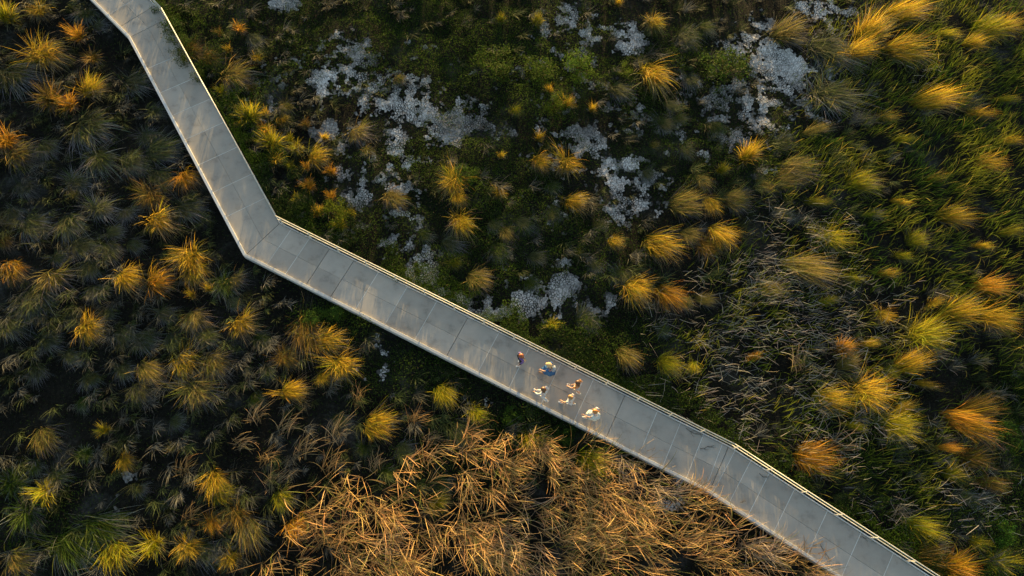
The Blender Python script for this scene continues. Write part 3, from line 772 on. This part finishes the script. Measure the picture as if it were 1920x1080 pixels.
def place_tuft(px, py, rp, cls, pat, label, group='grass tufts across the marsh', hk=1.0):
    s = rp * mpp(px, py, 0.4) * (1.0 if cls in 'SBDT' else 0.85)
    p = U(px, py, 0.70 * s)
    z = float(ground_h(np.array([p[0]]), np.array([p[1]]))[0])
    # the wind combs the tufts towards the lower right, on the right side towards the right
    if px > 1400: ang = random.gauss(-0.12, .30)
    elif px > 700: ang = random.gauss(-0.85, .35)
    else: ang = random.gauss(-0.72, .35)
    e = empty('grass_tuft', (p[0], p[1], z), ang)
    hz = s * random.uniform(1.0, 1.3) * hk * (1.12 if cls in 'GOY' else (0.55 if cls in 'SD' else .8))
    hz = max(hz, 0.62 if cls in 'GO' else 0.3)
    st = random.uniform(.95, 1.25) if px < 1400 else random.uniform(1.15, 1.5)
    sw = random.uniform(.75, 1.0)
    if px > 1400 and rp < 19: st, sw = random.uniform(1.7, 2.3), random.uniform(.55, .8)
    e.scale = (s * st, s * sw, hz)
    tag(e, label, 'grass', group)
    live, dry = random.choice(PROTO[pat])
    t = np.array(TINT[cls]) * random.uniform(.85, 1.15)
    for nm, me, tt in (('live_lit_blades', live, t), ('dry_shaded_blades', dry, 0.4 * t + (np.array([.66, .66, .68]) if cls in 'SD' else np.array([.36, .34, .32])))):
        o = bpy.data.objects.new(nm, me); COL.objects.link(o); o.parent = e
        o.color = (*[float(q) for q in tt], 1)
    return e
for i, r in enumerate(rows):
    key = (zone_of(r), r[3], size_of(r)); lst = zones[key]
    z = ZONE[key[0][0]][key[0][1]]
    lab = f"{key[2]} {WORD[r[3]]} grass tuft {z}" + (f", {ORD[lst.index(i)]}" if len(lst) > 1 else '')
    place_tuft(*r, lab)

# ------------------------------------------------------------------ leafy shrubs
def shrub_meshes(n, dense):
    # leaves gathered in clumps through a dome, with twigs
    k = 26
    ca = rng.uniform(0, 2 * math.pi, k); cr = np.sqrt(rng.uniform(0, 1, k)) * .85; cz = rng.uniform(.15, 1, k) * np.sqrt(1 - .8 * cr ** 2)
    cc = np.stack([cr * np.cos(ca), cr * np.sin(ca), cz], 1)
    w = rng.integers(0, k, n); p = cc[w] + rng.normal(0, .13, (n, 3)); p[:, 2] = np.maximum(p[:, 2], .02)
    c = jcol((0.07, 0.11, 0.022), n, .5, .15)
    V, F_, C_ = leaves(p, rng.uniform(.05, .12, n), c)
    lm = mesh_np('leaves', V, F_, C_); lm.materials.append(MAT_LEAF)
    az = ca; L = np.linalg.norm(cc, axis=1); th = np.arctan2(cr, cz)
    b = np.stack([rng.normal(0, .04, k), rng.normal(0, .04, k), np.full(k, -.05)], 1)
    cs = jcol((0.10, 0.075, 0.05), k, .2)
    V, F_, C_ = ribbons(b, az, L, th * .7, th * 1.3, np.full(k, .03), 4, cs, cs, taper=.6)
    sm = mesh_np('stems', V, F_, C_); sm.materials.append(MAT_DRY)
    return lm, sm
SH = [shrub_meshes(1500, 1) for _ in range(4)]
SHRUBS = [(322, 52, 26, (.45, .55, .5), 'dark leafy shrub spilling over the deck beside the top railing bend', 'upper'), (336, 84, 24, (.5, .55, .5), 'dark leafy shrub on the railing edge, second from the top bend', ''),
          (350, 114, 20, (.5, .5, .45), 'dark leafy shrub on the railing edge, third from the top bend', ''), (375, 150, 14, (.5, .5, .45), 'small dark leafy shrub on the railing edge, fourth from top bend', ''),
          (1357, 122, 46, (.7, .75, .6), 'large dark green shrub left of the top right mud', ''), (588, 592, 24, (1, 1.1, .8), 'bright leafy shrub just below the walkway, left of its neighbour', ''),
          (626, 588, 20, (1, 1.1, .8), 'bright leafy shrub just below the walkway, right of its neighbour', ''), (1088, 122, 34, (1.1, 1.2, .7), 'bright green low shrub at top centre', ''),
          (1010, 128, 34, (.9, .9, .6), 'olive green low shrub left of the bright green one', ''), (1045, 195, 26, (1.3, 1.1, .5), 'yellow green shrub beside a small bright golden tuft', ''), (1170, 128, 20, (1.2, 1.1, .5), 'yellowish shrub left of the large golden tuft at top', ''),
          (930, 110, 40, (.7, .7, .5), 'broad dull green shrub in the dark scrub at top centre', ''), (870, 330, 26, (.9, 1, .6), 'green shrub above the elongated golden tufts in the centre', ''),
          (630, 400, 34, (1.1, .9, .4), 'olive shrub inside the sharp bend of the railing', ''), (1885, 1000, 30, (.9, 1.3, .8), 'deep green shrub at the right edge near the bottom', ''), (1890, 820, 34, (.5, .7, .6), 'dark green shrub at the right edge below centre', ''),
          (960, 780, 22, (.8, .9, .6), 'green shrub under the walkway edge left of the people', ''), (1060, 815, 24, (.6, .7, .5), 'dark shrub under the walkway edge below the people', ''), (300, 20, 14, (.4, .5, .5), 'small dark shrub touching the uppermost railing', '')]
for (px, py, rp, tint, lab, _) in SHRUBS:
    s = rp * mpp(px, py, .4); p = U(px, py, .4 * s); z = float(ground_h(np.array([p[0]]), np.array([p[1]]))[0])
    e = empty('leafy_shrub', (p[0], p[1], z), random.uniform(0, 6)); e.scale = (s, s, max(.75 * s, .45))
    if px < 400: e.scale = (s, s, 1.0) 
    tag(e, lab, 'shrub', 'leafy shrubs in the marsh')
    lm, sm = random.choice(SH)
    for nm, me in (('leaves', lm), ('stems', sm)):
        o = bpy.data.objects.new(nm, me); COL.objects.link(o); o.parent = e; o.color = (*tint, 1)

# ------------------------------------------------------------------ single dry reed clumps
def reed_clump(n, spread, lmin, lmax, lean):
    a = rng.uniform(0, 2 * math.pi, n); r = .42 * np.sqrt(rng.uniform(0, 1, n))
    az = a * spread / math.pi + rng.normal(0, .25, n) if spread < 3 else a
    c1 = jcol((0.42, 0.33, 0.20), n, .3); c0 = c1 * .55
    V, F_, C_ = ribbons(np.stack([r * np.cos(a), r * np.sin(a), np.full(n, -.05)], 1), az, rng.uniform(lmin, lmax, n), rng.uniform(.1, .6, n) + lean, rng.uniform(1.2, 2.7, n), rng.uniform(.016, .032, n), 8, c0, c1, 1.3, side=rng.normal(0, .7, n), taper=.75)
    me = mesh_np('reed_blades', V, F_, C_); me.materials.append(MAT_DRY)
    m2 = 7
    aa = rng.uniform(0, 2 * math.pi, m2); c = jcol((.22, .18, .12), m2, .2)
    V, F_, C_ = ribbons(np.stack([.08 * np.cos(aa), .08 * np.sin(aa), np.full(m2, -.05)], 1), aa, rng.uniform(.5, .9, m2), np.full(m2, .1), rng.uniform(.3, .7, m2), np.full(m2, .03), 3, c, c)
    st = mesh_np('stalks', V, F_, C_); st.materials.append(MAT_DRY)
    return me, st
RC = [reed_clump(30, .8, .6, 1.5, .3) for _ in range(6)] + [reed_clump(34, 4, .5, 1.3, .3) for _ in range(2)]
CLUMPS = [(352, 757, 24, 0, 'curled dry reed sprig below the big tan tuft at left'), (470, 785, 30, .3, 'thin curled dry reeds at the top left of the reed bed'), (525, 805, 34, -.2, 'curled dry reeds right of the topmost reed sprig'),
          (440, 832, 26, -.5, 'pale curled dry reeds at the left tip of reed bed'), (560, 850, 34, .1, 'wiry dry reeds in the middle of the curled patch'), (488, 862, 30, -.3, 'wiry dry reeds above the orange reed clump'), (500, 912, 34, .2, 'sprawling dry reeds just left of a yellow green tuft'),
          (620, 820, 36, .4, 'curled dry reeds reaching right above the reed bed'), (610, 880, 38, .1, 'golden curled reeds at the upper left of bed'), (335, 885, 24, .5, 'lone curled reed sprig above the golden tuft, bottom left'), (345, 975, 26, .2, 'short dry reed sprig touching the orange tuft, bottom left'),
          (672, 755, 24, .9, 'curled reeds over the golden tuft below the walkway'), (770, 790, 30, -.2, 'spiky dry reeds right of golden tuft below walkway'), (800, 825, 24, -.5, 'grey spiky reeds left of grey tuft below walkway'), (700, 880, 20, .4, 'small curled reed sprig above the reed bed'),
          (1205, 862, 30, -.05, 'dry reeds leaning over the walkway kerb below the people'), (1510, 1052, 40, .1, 'golden reeds leaning over the kerb at the bottom edge'), (1475, 1062, 36, -.1, 'golden reeds at the bottom edge left of the kerb'), (1420, 1045, 36, 0, 'golden reeds below the last walkway bend'),
          (1650, 795, 30, 1.2, 'pale dry reeds fanning upward at the lower right'), (1570, 835, 34, 2, 'pale starburst of dry reeds above the railing bend'), (1510, 690, 32, 1, 'pale tangled dry reeds in the dead stems'), (1690, 970, 26, .1, 'broken reeds beside the railing at the lower right'), (575, 985, 40, -.8, 'thick orange reed clump left of the reed bed'), (590, 1020, 40, -.6, 'drooping orange reed clump at the bottom edge')]
for i, (px, py, rp, ang, lab) in enumerate(CLUMPS):
    s = max(.95, rp * mpp(px, py, .4) * 1.35); p = U(px, py, .55 * s); z = float(ground_h(np.array([p[0]]), np.array([p[1]]))[0])
    e = empty('dry_reed_clump', (p[0], p[1], z), ang); e.scale = (s, s, s * 1.1)
    tag(e, lab, 'reeds', 'dry reed clumps')
    me, st = RC[i % 6] if 'starburst' not in lab and 'fanning' not in lab else RC[6 + i % 2]
    tint = (1.1, .85, .55) if 'gold' in lab or 'orange' in lab else (.95, .85, .75)
    for nm, m_ in (('reed_blades', me), ('stalks', st)):
        o = bpy.data.objects.new(nm, m_); COL.objects.link(o); o.parent = e; o.color = (*tint, 1)

# ------------------------------------------------------------------ litter on the deck
def twig(px, py, L, ang, lab, n=3):
    p = U(px, py, DECK); e = empty('fallen_twig', (p[0], p[1], DECK + .004), ang); tag(e, lab, 'twig', 'twigs on the walkway')
    pts = [(-L / 2 + L * k / 4, random.uniform(-.05, .05), .012) for k in range(5)]
    tube_pts('stem', pts, [.012, .011, .01, .008, .005], MAT_TWIG, e, Vector((0, 0, 0)), 6)
    for q in range(n):
        a = pts[1 + q % 3]; s_ = random.choice((-1, 1))
        tube_pts('side_shoot', [a, (a[0] + L * .14, a[1] + s_ * L * .12, .03), (a[0] + L * .3, a[1] + s_ * L * .15, .012)], [.008, .007, .004], MAT_TWIG, e, Vector((0, 0, 0)), 5)
MAT_TWIG = metal('twig_bark', (.11, .09, .065), .8)
twig(1303, 812, 1.0, -.5, 'dark twig on the deck beside the railing before last bend', 4)
twig(1326, 838, .8, .3, 'forked twig on the deck near the dark panel', 4)
twig(1548, 1036, .9, -1.0, 'dark twig on the deck at the bottom edge by kerb', 3)
twig(1393, 941, .3, .2, 'small leafy twig in the middle of the deck', 4)
twig(1432, 893, .5, -.4, 'short dark twig under the railing after last bend', 3)
twig(1620, 1010, .4, -.6, 'short twig under the railing near bottom right', 3)

# ------------------------------------------------------------------ people
def plain(name, c, rough=.7, var=.12):
    m, n, l, p = new_mat(name)
    nz = n.new('ShaderNodeTexNoise'); nz.inputs['Scale'].default_value = 14; nz.inputs['Detail'].default_value = 4
    tc = n.new('ShaderNodeTexCoord'); l.new(tc.outputs['Object'], nz.inputs['Vector'])
    r = n.new('ShaderNodeValToRGB'); b = np.array(c)
    r.color_ramp.elements[0].position = .3; r.color_ramp.elements[0].color = (*(b * (1 - 2 * var)), 1)
    r.color_ramp.elements[1].position = .65; r.color_ramp.elements[1].color = (*np.clip(b * (1 + var), 0, .9), 1)
    l.new(nz.outputs['Fac'], r.inputs['Fac']); l.new(r.outputs[0], p.inputs['Base Color']); p.inputs['Roughness'].default_value = rough
    return m
MAT_SKIN = plain('skin', (.50, .29, .20), .5, .05)
MAT_EYE = plain('eye', (.05, .04, .035), .3, .02)
_mc = {}
def cm(c, nm='cloth'):
    k = (tuple(c), nm)
    if k not in _mc: _mc[k] = plain(nm, c, .8 if nm == 'cloth' else .45)
    return _mc[k]

def skin_mesh(name, verts, edges, root=0, sub=1):
    """verts: (x,y,z,r); grows a smooth body round the edges"""
    me = bpy.data.meshes.new(name); me.from_pydata([v[:3] for v in verts], edges, [])
    o = bpy.data.objects.new('tmp', me); COL.objects.link(o)
    sk = o.modifiers.new('Skin', 'SKIN'); sk.use_smooth_shade = True; sk.branch_smoothing = .4
    for k, v in enumerate(verts):
        d = me.skin_vertices[0].data[k]; r = v[3]; d.radius = r if isinstance(r, tuple) else (r, r); d.use_root = (k == root)
    sb = o.modifiers.new('Sub', 'SUBSURF'); sb.levels = sub; sb.render_levels = sub
    dg = bpy.context.evaluated_depsgraph_get()
    out = bpy.data.meshes.new_from_object(o.evaluated_get(dg)); out.name = name
    bpy.data.objects.remove(o); bpy.data.meshes.remove(me)
    return out

def ellip(bm, c, sx, sy, sz, u=14, v=9):
    r = bmesh.ops.create_uvsphere(bm, u_segments=u, v_segments=v, radius=1.0)
    for q in r['verts']: q.co = Vector((c[0] + q.co.x * sx, c[1] + q.co.y * sy, c[2] + q.co.z * sz))
    return r['verts']

def join_tubes(me, chains):
    bm = bmesh.new(); bm.from_mesh(me)
    for pts, rs in chains:
        rings = []
        for k, p in enumerate(pts):
            p = Vector(p); d = (Vector(pts[min(k + 1, len(pts) - 1)]) - Vector(pts[max(k - 1, 0)])).normalized(); u = d.orthogonal().normalized(); w = d.cross(u)
            rings.append([bm.verts.new(p + (u * math.cos(q * math.pi / 3) + w * math.sin(q * math.pi / 3)) * rs[k]) for q in range(6)])
        for a, b in zip(rings[:-1], rings[1:]):
            for q in range(6): bm.faces.new((a[q], a[(q + 1) % 6], b[(q + 1) % 6], b[q])).smooth = True
        bm.faces.new(rings[0][::-1]); bm.faces.new(rings[-1])
    bm.to_mesh(me); bm.free()

def person(px, py, heading, label, hair, top, bottom, shoes, h=1.68, stride=1.0, phase=1, arms=(.25, -.25), legs='trousers', sleeves='short', hairstyle='long', lean=.04, hat=None, elbow=.25, skirt=None):
    p = U(px, py, DECK); k = h / 1.68
    e = empty('person', (p[0], p[1], DECK), heading); e.scale = (k * 1.08, k * 1.08, k); tag(e, label, 'person', 'people walking on the boardwalk')
    f = phase; L = lean
    S_ = stride * .8
    hipF, hipB = (0, .09 * f, .90), (0, -.09 * f, .90)
    kneeF, ankF = (.20 * S_, .095 * f, .50), (.33 * S_, .10 * f, .085)
    kneeB, ankB = (.02 * S_, -.095 * f, .48), (-.34 * S_, -.10 * f, .085 + .10 * S_)
    toeF = (ankF[0] + .15, ankF[1], .045); toeB = (ankB[0] + .13, ankB[1], .045)
    chest = (.02 + L, 0, 1.30); neck = (.03 + 1.3 * L, 0, 1.45)
    def arm(s, sw):
        sh = (L, s * .185, 1.395); el = (L + sw * .55, s * .25, 1.12); wr = (el[0] + .05 + elbow * .3 + max(sw, 0) * .15, s * .21, .92 + elbow * .35)
        return sh, el, wr
    aL = arm(1, arms[0]); aR = arm(-1, arms[1])
    V = [(0, 0, .95, (.135, .155)), (L * .5, 0, 1.12, (.105, .13)), (*chest, (.115, .155)), (*neck, .055), (neck[0] + .015, 0, 1.53, .072), (neck[0] + .02, 0, 1.60, (.098, .082)), (neck[0] + .015, 0, 1.655, .062),
         (*hipF, .09), (*kneeF, .058), (*ankF, .038), (*toeF, .035), (*hipB, .09), (*kneeB, .058), (*ankB, .038), (*toeB, .035),
         (*aL[0], .052), (*aL[1], .040), (*aL[2], .027), (*aR[0], .052), (*aR[1], .040), (*aR[2], .027)]
    hands = []
    for w, el in ((aL[2], aL[1]), (aR[2], aR[1])):
        d = (Vector(w) - Vector(el)).normalized(); hands.append((d, Vector(w)))
        q = Vector(w) + d * .07; V.append((q.x, q.y, q.z, (.03, .02)))
    E = [(0, 1), (1, 2), (2, 3), (3, 4), (4, 5), (5, 6), (0, 7), (7, 8), (8, 9), (9, 10), (0, 11), (11, 12), (12, 13), (13, 14), (2, 15), (15, 16), (16, 17), (17, 21), (2, 18), (18, 19), (19, 20), (20, 22)]
    body = skin_mesh('body', V, E)
    ch = []
    for s, (d, w) in zip((1, -1), hands):
        side = Vector((0, 0, 1)).cross(d).normalized() if abs(d.z) < .95 else Vector((1, 0, 0)); up = d.cross(side)
        for q, (off, ln) in enumerate(((-.024, .062), (-.008, .074), (.008, .07), (.024, .055))):
            b = w + d * .075 + side * off; m1 = b + d * ln * .55 - up * .008; m2 = m1 + d * ln * .4 - up * .02
            ch.append(([tuple(b), tuple(m1), tuple(m2)], [.009, .0085, .006]))
        b = w + d * .035 + side * s * -.022; m1 = b + d * .03 - side * s * .024; m2 = m1 + d * .028 - side * s * .006
        ch.append(([tuple(b), tuple(m1), tuple(m2)], [.011, .010, .007]))
    hx = neck[0] + .02
    ch.append(([(hx + .07, 0, 1.61), (hx + .105, 0, 1.585), (hx + .085, 0, 1.565)], [.008, .013, .012]))     # nose
    for s in (1, -1): ch.append(([(hx, s * .07, 1.57), (hx - .01, s * .095, 1.59), (hx - .005, s * .085, 1.625)], [.012, .014, .01]))   # ears
    ch.append(([(hx + .075, -.022, 1.538), (hx + .09, 0, 1.54), (hx + .075, .022, 1.538)], [.006, .008, .006]))      # mouth
    join_tubes(body, ch)
    link('body', body, MAT_SKIN, e)
    for s in (1, -1):
        bm = bmesh.new(); ellip(bm, (hx + .082, s * .033, 1.605), .010, .014, .009, 8, 6); link('eye', bm_mesh('eye', bm, True), MAT_EYE, e)
    # top
    g_ = .022
    tv = [(0, 0, .97, (.15, .17)), (L * .5, 0, 1.12, (.13, .15)), (*chest, (.14, .175)), (neck[0] - .005, 0, 1.425, .07), (*aL[0], .075), (*aR[0], .075)]
    te = [(0, 1), (1, 2), (2, 3), (2, 4), (2, 5)]
    for a, sidx in ((aL, 4), (aR, 5)):
        el = Vector(a[1]); sh = Vector(a[0])
        if sleeves == 'none': continue
        q = sh.lerp(el, .65 if sleeves == 'short' else 1.0); tv.append((q.x, q.y, q.z, .062 if sleeves == 'short' else .055)); te.append((sidx, len(tv) - 1))
        if sleeves == 'long':
            w = el.lerp(Vector(a[2]), .92); tv.append((w.x, w.y, w.z, .042)); te.append((len(tv) - 2, len(tv) - 1))
    link('top', skin_mesh('top', tv, te), cm(top), e)
    # legs
    if legs == 'trousers':
        bv = [(0, 0, .95, (.155, .17)), (*hipF, .11), (*kneeF, .08), (ankF[0], ankF[1], ankF[2] + .05, .062), (*hipB, .11), (*kneeB, .08), (ankB[0], ankB[1], ankB[2] + .05, .062)]
        be = [(0, 1), (1, 2), (2, 3), (0, 4), (4, 5), (5, 6)]
        link('trousers', skin_mesh('trousers', bv, be), cm(bottom), e)
    elif legs == 'shorts':
        a = Vector(hipF).lerp(Vector(kneeF), .7); b = Vector(hipB).lerp(Vector(kneeB), .7)
        bv = [(0, 0, .95, (.155, .17)), (*hipF, .115), (*a, .095), (*hipB, .115), (*b, .095)]
        link('shorts', skin_mesh('shorts', bv, [(0, 1), (1, 2), (0, 3), (3, 4)]), cm(bottom), e)
    else:
        bm = bmesh.new(); rings = []
        for zz, rx, ry, ox in ((1.02, .15, .17, 0), (.9, .19, .20, 0), (.72, .24 + .05 * S_, .23, .0), (.52, .29 + .1 * S_, .27, 0.0)):
            rings.append([bm.verts.new((ox + rx * (1 + .06 * math.sin(q * 1.9)) * math.cos(2 * math.pi * q / 24), ry * (1 + .06 * math.sin(q * 1.9)) * math.sin(2 * math.pi * q / 24), zz)) for q in range(24)])
        for a, b in zip(rings[:-1], rings[1:]):
            for q in range(24): bm.faces.new((a[q], a[(q + 1) % 24], b[(q + 1) % 24], b[q]))
        o = link('skirt', bm_mesh('skirt', bm, True), cm(bottom), e); sdm = o.modifiers.new('Solid', 'SOLIDIFY'); sdm.thickness = .012
    # shoes
    for an, toe in ((ankF, toeF), (ankB, toeB)):
        bm = bmesh.new()
        d = Vector(toe) - Vector(an); mid = Vector(an) + d * .5
        vs = ellip(bm, (0, 0, 0), .145, .052, .05, 14, 8)
        pit = math.atan2(an[2] - .085, .13) * .9
        for v in vs:
            if v.co.z < -.03: v.co.z = -.03
            if v.co.x > .02: v.co.z = min(v.co.z, .03)
            v.co = Matrix.Rotation(pit, 3, 'Y') @ v.co; v.co += Vector((mid.x, mid.y, max(.036, mid.z - .025)))
        link('shoe', bm_mesh('shoe', bm, True), cm(shoes, 'shoe'), e)
    # hair
    bm = bmesh.new()
    vs = ellip(bm, (hx - .024, 0, 1.612), .135, .122, .115, 18, 12)
    for v in vs:
        if v.co.x > hx + .045 and v.co.z < 1.63: v.co.x = hx + .045
        v.co += Vector((random.uniform(-1, 1), random.uniform(-1, 1), random.uniform(-1, 1))) * .004
    me = bm_mesh('hair', bm, True)
    if hairstyle == 'long':
        join_tubes(me, [([(hx - .07, o_ * .05, 1.60), (hx - .115, o_ * .065, 1.50), (hx - .13 + random.uniform(-.02, .02), o_ * .07, 1.38), (hx - .12, o_ * .06, 1.28)], [.05, .048, .04, .015]) for o_ in (-1, -.3, .4, 1)])
    elif hairstyle == 'pony':
        join_tubes(me, [([(hx - .09, 0, 1.65), (hx - .16, -.02, 1.64), (hx - .22, -.05, 1.55), (hx - .24, -.07, 1.43)], [.03, .038, .032, .01])])
    elif hairstyle == 'bun':
        join_tubes(me, [([(hx - .06, 0, 1.69), (hx - .09, 0, 1.74), (hx - .10, 0, 1.78)], [.035, .05, .02])])
    link('hair', me, cm(hair, 'hair'), e)
    if hat:
        bm = bmesh.new(); ellip(bm, (hx - .012, 0, 1.665), .142, .13, .08, 16, 8)
        cap = link('cap', bm_mesh('cap', bm, True), cm(hat), e); bm = bmesh.new()
        r = bmesh.ops.create_cone(bm, cap_ends=True, segments=16, radius1=.085, radius2=.08, depth=.012)
        for v in r['verts']: v.co = Vector((hx + .10 + v.co.x * .9, v.co.y, 1.645 + v.co.z))
        link('peak', bm_mesh('peak', bm, True), cm(hat), cap)
    return e, p
axd = (LW[2] - LW[3])[:2]; HEAD = math.atan2(axd[1], axd[0])     # up the path, towards the bend
WHITE = (.60, .585, .59); 
person(976, 680, HEAD + .9, 'person with auburn hair in purple top and black trousers by railing', (.30, .085, .03), (.13, .08, .30), (.014, .014, .02), (.8, .8, .8), stride=.35, hairstyle='long', sleeves='long', arms=(.1, -.1), elbow=.1)
pe, pp = person(1027, 699, HEAD + .15, 'person in a blue dress with a straw hat near the railing', (.45, .28, .12), (.012, .10, .30), (.012, .10, .30), (.35, .17, .09), stride=.9, legs='skirt', hairstyle='long', hat=(.62, .42, .22), arms=(.3, -.2), phase=1)
person(1078, 731, HEAD + .05, 'person with brown hair in ochre top, behind the person in blue', (.10, .04, .015), (.40, .17, .05), (.60, .58, .55), (.75, .74, .72), stride=1.05, legs='shorts', hairstyle='long', arms=(.35, -.3), phase=-1)
person(1016, 743, HEAD - .05, 'person with brown hair in white clothes nearest the lower kerb', (.13, .055, .022), WHITE, WHITE, (.72, .72, .74), stride=1.3, legs='trousers', sleeves='long', hairstyle='long', arms=(.3, -.35), phase=-1)
person(1065, 757, HEAD + .05, 'person with light brown hair in white top in the middle rear', (.38, .20, .08), WHITE, (.66, .64, .64), (.8, .8, .8), stride=1.05, legs='shorts', hairstyle='bun', arms=(.3, -.25), phase=1)
person(1109, 782, HEAD + .25, 'person with ginger ponytail in white dress at the back of group', (.46, .19, .05), (.56, .60, .62), (.56, .61, .64), (.8, .79, .77), stride=.95, legs='skirt', hairstyle='pony', arms=(.3, -.4), elbow=.6, phase=1)
# grey rucksack worn by the person in blue: a thing of its own
bk = empty('backpack', (pp[0], pp[1], DECK), HEAD + .15); tag(bk, 'small grey backpack on the person in the blue dress', 'backpack')
bm = bmesh.new(); box_bm(bm, (-.20, 0, 1.22), (1, 0, 0), (0, 1, 0), (0, 0, 1), .15, .27, .38, .04); link('bag', bm_mesh('bag', bm, True), cm((.32, .36, .42)), bk)
bm = bmesh.new(); box_bm(bm, (-.29, 0, 1.14), (1, 0, 0), (0, 1, 0), (0, 0, 1), .05, .2, .17, .015); link('pocket', bm_mesh('pocket', bm, True), cm((.26, .30, .36)), bk)
for s in (1, -1):
    tube_pts('strap', [(-.15, s * .10, 1.40), (-.02, s * .11, 1.475), (.13, s * .11, 1.40), (.16, s * .12, 1.25)], .018, cm((.2, .22, .26)), bk, Vector((0, 0, 0)), 6)

for o in bpy.data.objects:
    o.select_set(False)
